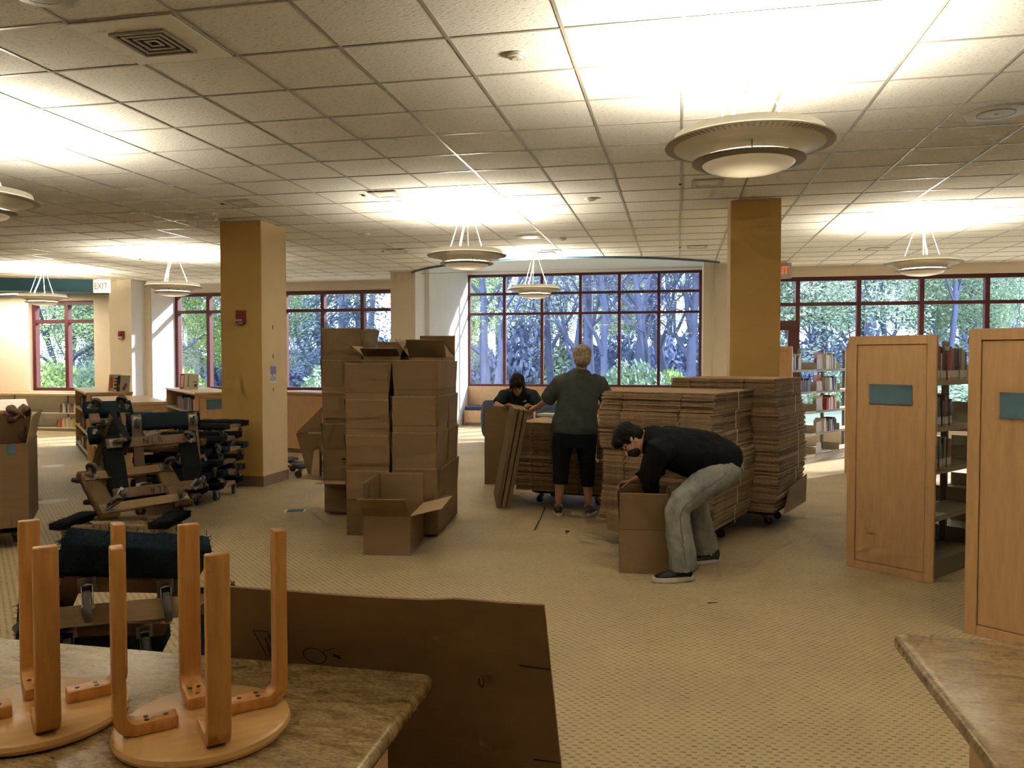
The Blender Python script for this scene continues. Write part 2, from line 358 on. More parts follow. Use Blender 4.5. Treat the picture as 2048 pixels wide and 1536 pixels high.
struct('ceiling_upper_bay', MB().b(-5.9, 1.2, 12.8, YBAY+.2, 3.76, 3.80), M_WHITE, ceil)
struct('roof_deck', MB().b(XL-.3, XR+.3, YN-.3, YW2+.3, 3.84, 3.9), M_WHITE, ceil)
# suspended T-bars
tb = MB(); gx0, gp, gy0, gq = .02, .612, 4.12, .582
for k in range(-28, 16):
    x = gx0+gp*k
    if x < XL or x > XR: continue
    y1 = yarc(x) if A0.x < x < A2.x else YB
    tb.b(x-.009, x+.009, YN, y1-.005, HC-.005, HC+.004)
for k in range(-14, 21):
    y = gy0+gq*k
    if y < YN or y > YB: continue
    if y > A1.y and y < A0.y:
        xs = [x for x, yy in arc if yy > y]
        lx = [x for x, yy in arc if yy < y]
        segs = [(XL, min(lx)), (max(lx), XR)]
    else: segs = [(XL, XR)]
    for a, b_ in segs: tb.b(a, b_, y-.009, y+.009, HC-.0045, HC+.004)
struct('ceiling_grid', tb, mat('grid_bar_shaded_enamel', (.38, .355, .30), .38, .05, 10, spec=.5), ceil)  # bar colour darkened to include the shadow lines along the tiles
# blue fascia along the arc
fm = MB()
for k in range(NARC):
    (xa, ya), (xb, yb) = arc[k], arc[k+1]
    fm.quad((xa, ya, HC-.035), (xb, yb, HC-.035), (xb, yb, 3.78), (xa, ya, 3.78))
    fm.quad((xa, ya-.03, HC-.035), (xb, yb-.03, HC-.035), (xb, yb-.03, HC+.01), (xa, ya-.03, HC+.01))
    fm.quad((xa, ya-.03, HC-.035), (xb, yb-.03, HC-.035), (xb, yb, HC-.035), (xa, ya, HC-.035))
struct('trim_1', fm, M_BLUET)
# back wall pieces, piers and bay
w = MB(); T = .25
w.b(XL, -14.42, YB, YB+T, 0, 3.8); w.b(-12.72, -11.28, YB, YB+T, 0, 3.8)
w.b(-14.42, -12.72, YB, YB+T, 0, .87); w.b(-14.42, -12.72, YB, YB+T, 2.90, 3.8)
w.b(-11.28, -5.5, YW2, YW2+T, 0, .90); w.b(-11.28, -5.5, YW2, YW2+T, 3.09, 3.8)
w.b(-11.50, -11.28, YB+T, YW2+T, 0, 3.8)
w.b(-5.60, -5.45, YB, YW2+T, 0, 3.8)
w.b(.45, 1.55, YB, YB+T, 0, 3.8)
w.b(1.55, 8.6, YB, YB+T, 0, .30); w.b(1.55, 8.6, YB, YB+T, 3.10, 3.8); w.b(8.6, XR, YB, YB+T, 0, 3.8)
w.b(-11.96, -11.44, 15.0, YB, 0, HC); w.b(-5.52, -5.02, 14.82, YB+.02, 0, HC+.4); w.b(.45, .93, 14.75, YB, 0, HC+.4)
struct('wall_back', w, M_WALL)
j = MB()
for x0, x1, y0, y1 in ((-5.02, -4.92, YB-.02, YB+.1), ):
    j.b(x0-.42, x1, y0, y1, 0, 3.8)
def splay(xa, ya, xb, yb, t):
    j.prism([(xa, ya), (xb, yb), (xb+t, yb), (xa+t, ya)], 0, 3.8)
splay(-4.92, YB, -5.10, YBAY+.1, -.2); splay(.45, YB, .56, YBAY+.1, .2)
j.b(-11.44, -11.425, 15.0, YB, 0, HC); j.b(-5.02, -5.01, 14.82, YB, 0, HC)
j.b(-11.285, -11.27, YB, YW2, 0, HC)
struct('wall_reveals', j, M_WHITE)
struct('wall_bay_header', MB().b(-5.2, .7, YBAY, YBAY+.2, 3.67, 3.8), M_WHITE)
struct('wall_bay', MB().b(-5.3, .8, YBAY, YBAY+.2, 0, .92), M_MAPLE)
struct('wall_left', MB().b(XL-.2, XL, YN, YB+.2, 0, 3.8), M_WALL)
struct('wall_right', MB().b(XR, XR+.2, YN, YB+.3, 0, 3.8), M_WALL)
struct('wall_front', MB().b(XL, XR, YN-.2, YN, 0, 3.8), M_WALL)
# dropped teal soffit at the far left
s = MB(); s.prism([(XL, 14.0), (-13.9, 14.12), (-12.9, 14.55), (-11.97, 15.02), (-11.97, YB), (XL, YB)], 3.02, HC)
struct('trim_2', s, [M_TEAL])
# baseboards
bb = MB(); bb.b(.43, .95, 14.73, 14.75, 0, .1); bb.b(-5.54, -5.0, 14.8, 14.82, 0, .1); bb.b(-11.98, -11.42, 14.98, 15.0, 0, .1)
struct('baseboard_back', bb, M_BASEB)
# windows
def window(name, x0, x1, y, z0, z1, xs, zs, fw=.055, fd=.09, door=None):
    root = empty(name, (0, y, 0)); tag(root, kind='structure')
    f = MB()
    f.b(x0, x0+fw, -fd/2, fd/2, z0, z1); f.b(x1-fw, x1, -fd/2, fd/2, z0, z1); f.b(x0+fw, x1-fw, -fd/2, fd/2, z0, z0+fw*.8); f.b(x0+fw, x1-fw, -fd/2, fd/2, z1-fw, z1)
    tag(f.build('window_frame', M_MULL, root), kind='structure')
    m = MB()
    for x in xs: m.b(x-fw/2, x+fw/2, -fd/2, fd/2, z0+fw*.8, z1-fw)
    for z in zs: m.b(x0+fw, x1-fw, -fd/2+.008, fd/2-.008, z-fw*.42, z+fw*.42)
    tag(m.build('mullion', M_MULL, root), kind='structure')
    g = MB(); g.quad((x0+.02, 0, z0+.02), (x1-.02, 0, z0+.02), (x1-.02, 0, z1-.02), (x0+.02, 0, z1-.02))
    tag(g.build('window_pane', M_GLASS, root), kind='structure')
    return root
window('window_1', -14.42, -12.72, YB+.17, .87, 2.90, [-13.52], [2.44], fw=.09, fd=.12)
window('window_2', -11.28, -5.55, YW2+.06, .90, 3.09, [-10.44, -9.51, -8.56, -7.65, -6.72], [2.66], fw=.08, fd=.14)
window('window_3', -5.12, .55, YBAY+.1, .92, 3.68, [-4.18, -3.24, -2.30, -1.37, -.44], [2.70, 3.19], fw=.07, fd=.12)
window('window_4', 1.55, 8.6, YB+.12, .30, 3.10, [2.17, 3.23, 4.29, 5.36, 6.42, 7.5], [2.60], fw=.075, fd=.12)
d = MB(); d.b(1.62, 2.15, YB+.05, YB+.1, 2.12, 2.30); d.b(2.0, 2.15, YB+.05, YB+.1, .3, 2.12); d.b(1.62, 1.70, YB+.05, YB+.1, .3, 2.12)
struct('door_1', d, M_MULL)
# yellow pillars
def pillar(x0, x1, y0, y1, name):
    p = MB(); p.cm = 0; p.b(x0, x1, y0, y1, 0, HC)
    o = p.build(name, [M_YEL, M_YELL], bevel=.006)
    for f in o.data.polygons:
        if f.normal.x > .8 or f.normal.x < -.8: f.material_index = 1  # side faces take the paler yellow
    tag(o, kind='structure')
    b = MB(); t = .008; b.b(x0-t, x1+t, y0-t, y1+t, 0, .13); tag(b.build('baseboard', M_BASEB, o), kind='structure')
    return o
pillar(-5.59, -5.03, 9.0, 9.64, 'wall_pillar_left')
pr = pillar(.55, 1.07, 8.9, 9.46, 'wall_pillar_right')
# white vertical conduit on the pier by the bay
struct('trim_3', MB().tube([(.62, 14.735, .12), (.62, 14.735, HC)], .012), M_WTRIM)
# window-seat bench along the bay
bench = empty('window_bench', (-2.3, 18.6, 0), 0, 'long maple window seat with navy cushion under the big bay window', 'bench')
bq = MB(); bq.b(-2.72, 2.78, -.15, .48, .0, .36); bq.build('bench_base', M_MAPLE, bench)
bq = MB(); bq.b(-2.70, 2.76, -.13, -.15-.002, 0, .07); bq.build('toe_kick', M_BASEB, bench)
for k in range(4):
    bq = MB(); bq.b(-2.70+1.37*k, -2.70+1.37*k+1.355, -.17, .47, .362, .455); bq.build('seat_cushion', M_NAVY, bench, bevel=.03, segs=3, smooth=40)
# ------------------------------------------------------------------ pendant lamps
def perf_mat():
    m = bpy.data.materials.new('perforated_metal'); m.use_nodes = True; nt = m.node_tree; L = nt.links; p = nt.nodes['Principled BSDF']
    tc = nd(nt, 'ShaderNodeTexCoord'); g = nd(nt, 'ShaderNodeTexGradient', gradient_type='RADIAL'); L.new(tc.outputs['Object'], g.inputs[0])
    a = nd(nt, 'ShaderNodeMath', operation='MULTIPLY'); a.inputs[1].default_value = 90; L.new(g.outputs['Fac'], a.inputs[0])
    b = nd(nt, 'ShaderNodeMath', operation='FRACT'); L.new(a.outputs[0], b.inputs[0]); c = nd(nt, 'ShaderNodeMath', operation='GREATER_THAN'); c.inputs[1].default_value = .5; L.new(b.outputs[0], c.inputs[0])
    mx = nd(nt, 'ShaderNodeMix', data_type='RGBA'); mx.inputs[6].default_value = (.13, .10, .07, 1); mx.inputs[7].default_value = (.42, .36, .26, 1); L.new(c.outputs[0], mx.inputs[0]); L.new(mx.outputs[2], p.inputs['Base Color'])
    p.inputs['Roughness'].default_value = .5
    return m
def bowl_mat():
    m = MATS['lamp_glass_bowl']; nt = m.node_tree; L = nt.links; p = nt.nodes['Principled BSDF']
    tc = nd(nt, 'ShaderNodeTexCoord'); mp = nd(nt, 'ShaderNodeMapping'); mp.inputs['Scale'].default_value = (1, 1, 0); L.new(tc.outputs['Object'], mp.inputs[0])
    ln = nd(nt, 'ShaderNodeVectorMath', operation='LENGTH'); L.new(mp.outputs[0], ln.inputs[0])
    mr = nd(nt, 'ShaderNodeMapRange', i_1=.02, i_2=.22, i_3=.62, i_4=.10, interpolation_type='SMOOTHSTEP'); L.new(ln.outputs['Value'], mr.inputs[0]); L.new(mr.outputs[0], p.inputs['Emission Strength'])
bowl_mat()
M_PERF = perf_mat(); M_VPLATE = mat('vent_plate_white', (.93, .91, .86), .55, .03, 6)
def make_pendant():
    root = empty('pendant_lamp')
    # upper dish, underside flares down to the throat. rim radius .45 at z=0
    d = MB(); d.cs = True
    d.lathe([(.395, .055), (.405, .02), (.45, .0), (.448, -.006), (.40, -.012), (.33, -.03), (.275, -.055), (.262, -.075), (.25, -.075), (.26, -.05), (.32, -.02), (.385, .0), (.388, .055)], n=64, close=True)
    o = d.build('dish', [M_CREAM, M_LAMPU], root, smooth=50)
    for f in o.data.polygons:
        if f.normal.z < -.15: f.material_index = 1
    g = MB(); g.lathe([(.398, -.0128), (.444, -.0068), (.444, -.0064), (.398, -.0124)], n=64, close=True); g.build('perforated_band', M_PERF, root, smooth=60)
    r = MB(); r.lathe([(.245, -.108), (.298, -.098), (.302, -.090), (.245, -.098)], n=56, close=True); ring = r.build('ring', M_LAMPR, root, smooth=40)
    b = MB(); b.lathe([(.250, -.102), (.228, -.122), (.17, -.142), (.09, -.154), (.001, -.157)], n=48); b.build('glass_bowl', M_GLOW, root, smooth=60)
    for k in range(3):
        a = 2*PI*k/3+2.6
        MB().tube([(.285*math.cos(a), .285*math.sin(a), -.10), (.287*math.cos(a), .287*math.sin(a), -.045)], .004).build('ring_pin', M_LAMPR, root)
    h = MB(); h.lathe([(.001, .0), (.24, .0), (.24, .014), (.001, .014)], n=40); h.build('lamp_tray', M_CREAM, root, smooth=40)
    h = MB(); h.lathe([(.20, -.096), (.222, -.096), (.222, -.055), (.20, -.055)], n=40, close=True); h.build('lamp_tube', M_BULB, root, smooth=40)
    H = HC-2.75
    for k in range(3):
        a = 2*PI*k/3+.35
        MB().tube([(.24*math.cos(a), .24*math.sin(a), .0145), (.06*math.cos(a), .06*math.sin(a), H-.02)], .0035, n=6).build('hanging_cable', M_WTRIM, root)
    MB().tube([(-.11, -.10, .015), (-.095, -.09, .12), (-.06, -.05, .25), (-.03, -.02, .38), (-.015, 0, H-.02)], .010, n=8).build('power_cord', M_CORD, root, smooth=60)
    MB().lathe([(.001, H), (.075, H), (.075, H-.018), (.06, H-.028), (.001, H-.028)], n=28).build('ceiling_canopy', M_WTRIM, root, smooth=40)
    return root
LAMPS = [((.37, 4.54), 'large cream dish pendant lamp nearest the camera at upper right'),
         ((-2.33, 8.7), 'cream dish pendant lamp hanging above the tower of cardboard boxes'),
         ((-2.34, 13.1), 'cream dish pendant lamp hanging in front of the large bay window'),
         ((2.90, 10.5), 'cream dish pendant lamp hanging in front of the right-hand window'),
         ((-7.95, 11.45), 'cream dish pendant lamp just left of the yellow pillar with the alarm'),
         ((-11.73, 12.92), 'cream dish pendant lamp farthest left, in front of the teal soffit'),
         ((-5.06, 4.91), 'dish pendant lamp cut off by the left edge of the photo')]
pl = make_pendant()
LZ = 2.75
def uplight(x, y, z, pw):
    l = bpy.data.lights.new('uplight', 'AREA'); l.shape = 'DISK'; l.size = .40; l.energy = pw; l.color = LAMPC; l.spread = R(165)
    o = bpy.data.objects.new('uplight', l); COL.objects.link(o); o.location = (x, y, z); o.rotation_euler = (PI, 0, 0)
LAMPC = (1., .905, .725); LAMPW = 110
for k, ((x, y), lab) in enumerate(LAMPS):
    o = pl if k == 0 else copy_tree(pl)
    o.location = (x, y, LZ); o.rotation_euler = (0, 0, [0, .5, .2, .9, .4, -.3, .7][k])
    tag(o, lab, 'lamp', 'dish pendant lamps hanging from the ceiling')
    uplight(x, y, LZ+.035, LAMPW)
for x, y, p in ((-2.4, .2, 70), (2.7, 1.9, 150), (5.7, 8.4, 130), (-7.8, 1.2, LAMPW)): uplight(x, y, LZ+.035, p)  # extra unseen uplights without fixtures, added to brighten the foreground and right side
# ------------------------------------------------------------------ ceiling items
def ceiling_vent(x, y, w, d, lab, plate=True):
    o = empty('ceiling_vent', (x, y, HC), 0, lab, 'vent')
    p = MB(); p.b(-w/2, w/2, -d/2, d/2, -.012, -.004); p.build('vent_plate', M_VPLATE, o, bevel=.003)
    i = w*.27; j = d*.27
    MB().b(-i, i, -j, j, -.014, -.0125).build('vent_opening', M_DARK, o)
    for k in range(4):
        a, b = i*(1-.25*k), j*(1-.25*k); t = .014
        q = MB()
        for x0, x1, y0, y1 in ((-a, a, -b, -b+t), (-a, a, b-t, b), (-a, -a+t, -b+t, b-t), (a-t, a, -b+t, b-t)): q.b(x0, x1, y0, y1, -.026+.002*k, -.0145)
        q.build('louver', M_VENT, o)
    return o
ceiling_vent(-2.755, 3.83, .59, .56, 'square air vent with concentric louvers in the ceiling at upper left')
ceiling_vent(-2.05, 12.55, .5, .45, 'small square air vent in the ceiling just before the bay window')
def disc(name, x, y, r, lab, cat, h=.02, m=M_WTRIM, ringm=None):
    o = empty(name, (x, y, HC), 0, lab, cat)
    MB().lathe([(.001, -h), (r*.55, -h), (r*.62, -h*.75), (r*.94, -h*.7), (r, -h*.35), (r, -.0045), (.001, -.0045)], n=36).build('cover', m, o, smooth=35)
    MB().lathe([(.001, -h-.002), (r*.06, -h-.002), (r*.06, -h), (.001, -h)], n=10).build('center_dot', M_STEELD, o)
    if ringm: MB().lathe([(r*.60, -h*.95), (r*.60, -h*.72), (r*.57, -h*1.02)], n=36).build('inner_ring', ringm, o)
    return o
disc('ceiling_speaker', 2.15, 6.13, .20, 'round ceiling speaker grille at the upper right edge', 'speaker', .012, M_VENT, M_STEELD)
disc('ceiling_speaker', -2.93, 3.24, .15, 'round ceiling speaker cut by the top edge above the square vent', 'speaker', .012, M_VENT, M_STEELD)
disc('ceiling_speaker', -2.06, 10.9, .17, 'round ceiling speaker between the two pendants over the boxes', 'speaker', .012, M_VENT, M_STEELD)
disc('smoke_detector', -.89, 4.42, .055, 'small round detector on the ceiling at top centre', 'detector', .03)
disc('smoke_detector', -.92, 8.49, .06, 'small round detector on the ceiling left of the vertical grid line', 'detector', .03)
disc('smoke_detector', -5.66, 8.55, .06, 'small round detector on the ceiling just above the left yellow pillar', 'detector', .03)
disc('smoke_detector', -4.15, 10.2, .06, 'small round detector on the ceiling right of the left yellow pillar', 'detector', .03)
disc('smoke_detector', -1.6, 11.2, .05, 'small round detector on the ceiling beside the far pendant light pool', 'detector', .03)
def downlight(x, y, lab, on=True):
    o = empty('recessed_downlight', (x, y, HC), 0, lab, 'light')
    q = MB()
    for x0, x1, y0, y1 in ((-.15, .15, -.15, -.10), (-.15, .15, .10, .15), (-.15, -.10, -.1, .1), (.10, .15, -.1, .1)): q.b(x0, x1, y0, y1, -.013, -.0045)
    q.build('frame', M_VENT, o)
    MB().b(-.1, .1, -.1, .1, -.009, -.0046).build('lens', M_GLOW if on else M_WTRIM, o)
    MB().b(-.27, -.24, -.02, .02, -.012, -.0045).build('sensor', M_DARK, o)
for x, y, lab in ((-4.64, 7.94, 'square recessed ceiling light above and left of the left yellow pillar'),
                  (-2.95, 7.83, 'square recessed ceiling light beside the pendant over the boxes'),
                  (.27, 7.96, 'square recessed ceiling light right under the large pendant lamp'),
                  (.28, 12.41, 'square recessed ceiling light left of the right yellow pillar near the bay'),
                  (-4.30, 11.9, 'square recessed ceiling light between left pillar and bay arc'),
                  (3.0, 13.2, 'square recessed ceiling light right of the exit sign, near the right window'),
                  (4.8, 11.4, 'square recessed ceiling light at the right edge of the photo'),
                  (-8.7, 12.0, 'square recessed ceiling light left of the pendant by the yellow pillar')): downlight(x, y, lab, False)
# strip light under the teal soffit
o = empty('soffit_light', (-14.3, 14.72, 3.02), 0, 'long recessed strip light under the teal soffit at far left', 'light')
MB().b(-1.1, 1.0, -.12, .12, -.02, -.001).build('housing', M_WTRIM, o); MB().b(-1.05, .95, -.09, .09, -.026, -.0205).build('diffuser', M_BULB, o)
l = bpy.data.lights.new('soffit_light', 'AREA'); l.shape = 'RECTANGLE'; l.size = 2.0; l.size_y = .18; l.energy = 60; l.color = LAMPC
lo = bpy.data.objects.new('soffit_light', l); COL.objects.link(lo); lo.location = (-14.35, 14.72, 2.985)
# exit signs
def exit_sign(x, y, rz, lab, glow=True):
    o = empty('exit_sign', (x, y, 0), rz, lab, 'sign')
    MB().b(-.075, .075, -.05, .05, HC-.025, HC-.004).build('mount', M_WTRIM, o)
    MB().b(-.17, .17, -.022, .022, HC-.30, HC-.026).build('sign_box', M_EXIT if glow else mat('exit_clear_panel', (.6, .58, .5), .2, .03, 10), o, bevel=.004)
    text('lettering', 'EXIT', .19, M_EXITR, o, (-.015, -.0235, HC-.165), (PI/2, 0, 0), sx=.72)
    ar = MB(); ar.prism([(.135, HC-.185), (.135, HC-.145), (.155, HC-.165)], .0225, .0235)
    a = ar.build('arrow', M_EXITR, o); a.rotation_euler = (PI/2, 0, 0); a.location = (0, 0, 0)
    return o
exit_sign(-11.93, 14.75, R(15), 'lit exit sign with red letters hanging in front of the white pier')
exit_sign(1.76, 14.6, R(-6), 'exit sign half hidden behind the right yellow pillar', False)
# fire alarms
def alarm(x, y, z, lab, k=1.):
    o = empty('fire_alarm', (x, y, z), 0, lab, 'alarm')
    q = MB(); q.prism([(-.062*k, .085*k), (.062*k, .085*k), (.062*k, -.075*k), (.03*k, -.095*k), (-.03*k, -.095*k), (-.062*k, -.075*k)], .001, .045)
    h = q.build('housing', M_RED, o, bevel=.005); h.rotation_euler = (PI/2, 0, 0)
    q = MB(); q.b(-.055*k, .035*k, -.062, -.0455, -.055*k, -.028*k); q.build('strobe', M_LENS, o, bevel=.006)
    q = MB(); q.b(-.035*k, .035*k, -.0475, -.0455, -.082*k, -.070*k); q.build('word_plate', M_WTRIM, o)
alarm(-5.30, 9.0, 2.105, 'red fire alarm strobe on the left yellow pillar')
alarm(-11.66, 15.0, 2.10, 'small red fire alarm strobe on the white pier below the exit sign', 1.05)
# notice on the pillar side
o = empty('wall_notice', (-5.03, 9.27, 1.395), R(90), 'small notice with a purple and white picture taped on the left pillar', 'notice')
MB().b(-.085, .085, -.003, -.001, -.11, .105).build('sheet', M_PAPER, o)
MB().b(-.075, .075, -.0045, -.0032, .0, .095).build('picture_sky', mat('notice_purple', (.22, .19, .33), .5, .2, 20), o)
q = MB()
for k in range(6): q.b(-.075+.025*k, -.052+.025*k, -.0045, -.0032, -.088, -.03+.012*((k*3) % 4))
q.build('picture_shapes', mat('notice_grey', (.42, .42, .46), .5, .4, 60), o)
for k, z in enumerate((1.99, 1.62, 1.20)):
    q = MB(); q.ell((-5.028, 9.27, z), (.004, .009, .028)); tag(q.build('paint_chip', M_CARDD), kind='structure')
# ------------------------------------------------------------------ tables
def rrect(x0, x1, y0, y1, r, n=6):
    out = []
    for cx, cy, a0 in ((x1-r, y1-r, 0), (x0+r, y1-r, 90), (x0+r, y0+r, 180), (x1-r, y0+r, 270)):
        for k in range(n+1): a = R(a0+90*k/n); out.append((cx+r*math.cos(a), cy+r*math.sin(a)))
    return out
def table(x0, x1, y0, y1, bx0, bx1, by0, by1, lab):
    o = empty('work_table', ((x0+x1)/2, (y0+y1)/2, 0), 0, lab, 'table'); ox, oy = (x0+x1)/2, (y0+y1)/2
    q = MB(); q.prism([(x-ox, y-oy) for x, y in rrect(x0, x1, y0, y1, .035)], .70, .74); q.build('table_top', M_GRAN, o, bevel=.014, segs=3, smooth=40)
    for nm, a in (('side_panel', (bx0, bx0+.03, by0, by1)), ('side_panel', (bx1-.03, bx1, by0, by1)), ('back_panel', (bx0+.03, bx1-.03, by1-.03, by1))):
        MB().b(a[0]-ox, a[1]-ox, a[2]-oy, a[3]-oy, 0, .698).build(nm, M_MAPLE, o)
table(-2.75, -.63, .55, 2.02, -2.62, -.69, .7, 1.82, 'granite-pattern topped table at lower left with upturned stools on it')
table(.65, 2.6, 1.1, 2.61, .72, 2.5, 1.2, 2.15, 'granite-pattern topped table corner at lower right, nothing on it')
# ------------------------------------------------------------------ upturned stools
def make_stool():
    o = empty('wooden_stool')
    q = MB(); q.lathe([(.001, 0), (.178, 0), (.187, .006), (.19, .014), (.187, .024), (.178, .03), (.001, .03)], n=64); q.build('seat', M_STOOLS, o, smooth=35)
    w2, t, rb = .024, .027, .045
    for k in range(4):
        a = PI/2*k
        # radial L profile: inner end -> bend -> up
        pr = [(.055, 0)]
        ro = .185
        for s in range(9): b = R(-90+90*s/8); pr.append((ro-rb+rb*math.cos(b), rb+rb*math.sin(b)))
        pr.append((ro, .41)); pr.append((ro-t, .41))
        ri = rb-t+.004
        for s in range(9): b = R(0-90*s/8); pr.append((ro-t-ri+ri*math.cos(b), t+ri+ri*math.sin(b)))
        pr.append((.055, t))
        q = MB(); q.M = Matrix.Translation((0, 0, .03)) @ Matrix.Rotation(a, 4, 'Z') @ Matrix(((1, 0, 0, 0), (0, 0, -1, 0), (0, 1, 0, 0), (0, 0, 0, 1)))
        q.prism(pr, -w2, w2); leg = q.build('leg', M_STOOL, o, bevel=.0035, segs=2, smooth=40)
        for sx, sy in ((.078, 0), (.118, -.010), (.118, .010)):
            s = MB(); s.M = Matrix.Rotation(a, 4, 'Z'); s.cyl((sx, sy, .03+t+.0005), .0052, .0015, 12); s.build('screw', M_SCREW, leg)
    return o
st = make_stool()
st.location = (-1.045, 1.595, .7405); st.rotation_euler = (0, 0, R(43)); tag(st, 'upturned birch stool on the table, the right one of the pair', 'stool', 'upturned stools on the left table')
s2 = copy_tree(st); s2.location = (-1.45, 1.565, .7405); s2.rotation_euler = (0, 0, R(48)); tag(s2, 'upturned birch stool on the table, left one cut by photo edge')
# ------------------------------------------------------------------ flattened boxes in stacks
def sheet_mesh(lx, ly, seed, th=.0135):
    rnd = random.Random(seed); me = MB()
    def outline(ins):
        x0, x1, y0, y1 = -lx/2+ins, lx/2-ins, -ly/2+ins, ly/2-ins; nw = .004; o = []
        f1, f2 = -lx*.30, lx*.22
        o.append((x0, y0))
        for f in (f1, f2): o += [(f-nw, y0), (f-nw, y0+.22), (f+nw, y0+.22), (f+nw, y0)]
        o.append((x1, y0))
        for f in (-ly*.24, ly*.20): o += [(x1, f-nw), (x1-.012, f-nw), (x1-.012, f+nw), (x1, f+nw)]
        o.append((x1, y1))
        for f in (f2, f1): o += [(f+nw, y1), (f+nw, y1-.22), (f-nw, y1-.22), (f-nw, y1)]
        o.append((x0, y1)); return o
    t = th/2
    me.prism(outline(rnd.uniform(0, .004)), 0, t-.0012); me.prism(outline(rnd.uniform(0, .007)), t, th-.0004)
    m = me.mesh('flattened_box_%d' % seed, [M_CARDL, M_FLUTE])  # sheet faces in the paler card, ceiling light put into the colour
    for f in m.polygons:
        if abs(f.normal.z) < .5: f.material_index = 1
    return m
def stack(nm, cx, cy, rz, z0, n, pitch, lx, ly, desc, grp, bundle=10, drift=None, seed=0, lean=0., jit=.010):
    rnd = random.Random(seed); meshes = [sheet_mesh(lx, ly, seed*10+k) for k in range(4)]
    src = None; z = z0; bx = by = 0.; tops = []; br = 0
    for k in range(n):
        if k % bundle == 0:
            bx, by, br = rnd.uniform(-.012, .012), rnd.uniform(-.012, .012), rnd.uniform(-.008, .008)
            if k: z += .004
            tops.append((z, bx, by))
        dx, dy = drift(k/(n-1)) if drift else (0, 0)
        if src is None: src = o = link('flattened_box', meshes[0])
        else: o = src.copy(); COL.objects.link(o); o.data = meshes[rnd.randrange(4)]
        lxo, lyo = bx+dx+rnd.uniform(-jit, jit), by+dy+rnd.uniform(-jit, jit)
        c, s_ = math.cos(rz), math.sin(rz)
        o.location = (cx+lxo*c-lyo*s_, cy+lxo*s_+lyo*c, z)
        o.rotation_euler = (0, 0, rz+br+rnd.uniform(-.006, .006))
        i = n-k
        lab = ('topmost flattened brown box of ' if i == 1 else 'lowest flattened brown box of ' if k == 0 else ordinal(i)+' flattened brown box from the top of ')+desc
        tag(o, lab, 'flattened box', grp); z += pitch
    return z, tops
def slabs(rz, cx, cy):
    c, s_ = math.cos(rz), math.sin(rz)
    return lambda x, y: (cx+x*c-y*s_, cy+x*s_+y*c)
# caster + dolly --------------------------------------------------------------
def caster(parent, x, y, z, rz, r=.05, up=1, wm=M_RUBBER):
    # hangs below z; swivel offset along rz
    c = empty('caster', (x, y, z), rz); c.parent = parent
    q = MB(); q.b(-.045, .045, -.035, .035, -.006, 0); q.cyl((0, 0, -.014), .022, .016, 16)
    q.build('caster_plate', M_ZINC, c)
    q = MB(); off = .028; zc = -.03-r
    for s_ in (-1, 1):
        y0 = s_*.021
        pts = [(-.022, -.022), (.024, -.022), (off+.016, zc), (off+.004, zc-.012), (off-.012, zc)]
        keep = q.M; q.M = Matrix(((1, 0, 0, 0), (0, 0, -1, 0), (0, 1, 0, 0), (0, 0, 0, 1))); q.prism(pts, y0-.0018, y0+.0018); q.M = keep
    q.b(-.022, .024, -.0228, .0228, -.026, -.021)
    q.build('caster_fork', M_ZINC, c)
    q = MB(); q.M = Matrix.Translation((off, 0, zc)) @ Matrix.Rotation(PI/2, 4, 'X')
    q.lathe([(.001, -.014), (r*.72, -.014), (r*.78, -.016), (r*.95, -.015), (r, -.009), (r, .009), (r*.95, .015), (r*.78, .016), (r*.72, .014), (.001, .014)], n=28)
    w_ = q.build('caster_wheel', wm, c, smooth=35)
    q = MB(); q.M = Matrix.Translation((off, 0, zc)) @ Matrix.Rotation(PI/2, 4, 'X'); q.lathe([(.001, -.024), (.011, -.024), (.013, -.0155), (.013, .0155), (.011, .024), (.001, .024)], n=14)
    q.build('axle', M_ZINC, c, smooth=35)
    return c
def rough_pad(lx, ly, lz, seed, r=.014):
    # padded carpet-wrapped board with slightly ragged surface
    rnd = random.Random(seed); q = MB(); nx, ny = 5, 14
    pts = {}
    for i in range(nx+1):
        for j in range(ny+1):
            x, y = -lx/2+lx*i/nx, -ly/2+ly*j/ny
            ed = min(i, nx-i, j, ny-j) == 0
            pts[i, j, 1] = q.pv((x+rnd.uniform(-.004, .004), y+rnd.uniform(-.004, .004), lz/2-(r*.6 if ed else 0)+rnd.uniform(-.003, .003)))
            pts[i, j, 0] = q.pv((x, y, -lz/2))
    q.cs = True
    for i in range(nx):
        for j in range(ny):
            q.face((pts[i, j, 1], pts[i+1, j, 1], pts[i+1, j+1, 1], pts[i, j+1, 1])); q.face((pts[i, j, 0], pts[i, j+1, 0], pts[i+1, j+1, 0], pts[i+1, j, 0]))
    for i in range(nx):
        for j in (0, ny): q.face((pts[i, j, 0], pts[i+1, j, 0], pts[i+1, j, 1], pts[i, j, 1]))
    for j in range(ny):
        for i in (0, nx): q.face((pts[i, j, 0], pts[i, j+1, 0], pts[i, j+1, 1], pts[i, j, 1]))
    return q
def fringe(q, lx, ly, lz, seed, n=170):
    rnd = random.Random(seed)
    for k in range(n):
        s_ = rnd.choice((-1, 1)); t = rnd.random()
        if rnd.random() < .35: p = V(((t-.5)*lx, s_*ly/2, rnd.uniform(-.3, .5)*lz)); d = V((rnd.uniform(-.5, .5), s_, rnd.uniform(-.6, .9)))
        else: p = V((s_*lx/2, (t-.5)*ly, rnd.uniform(-.3, .5)*lz)); d = V((s_, rnd.uniform(-.5, .5), rnd.uniform(-.6, .9)))
        q.tube([p, p+d.normalized()*rnd.uniform(.010, .030)], [.0024, .0008], n=3, caps=False)
LETR = None
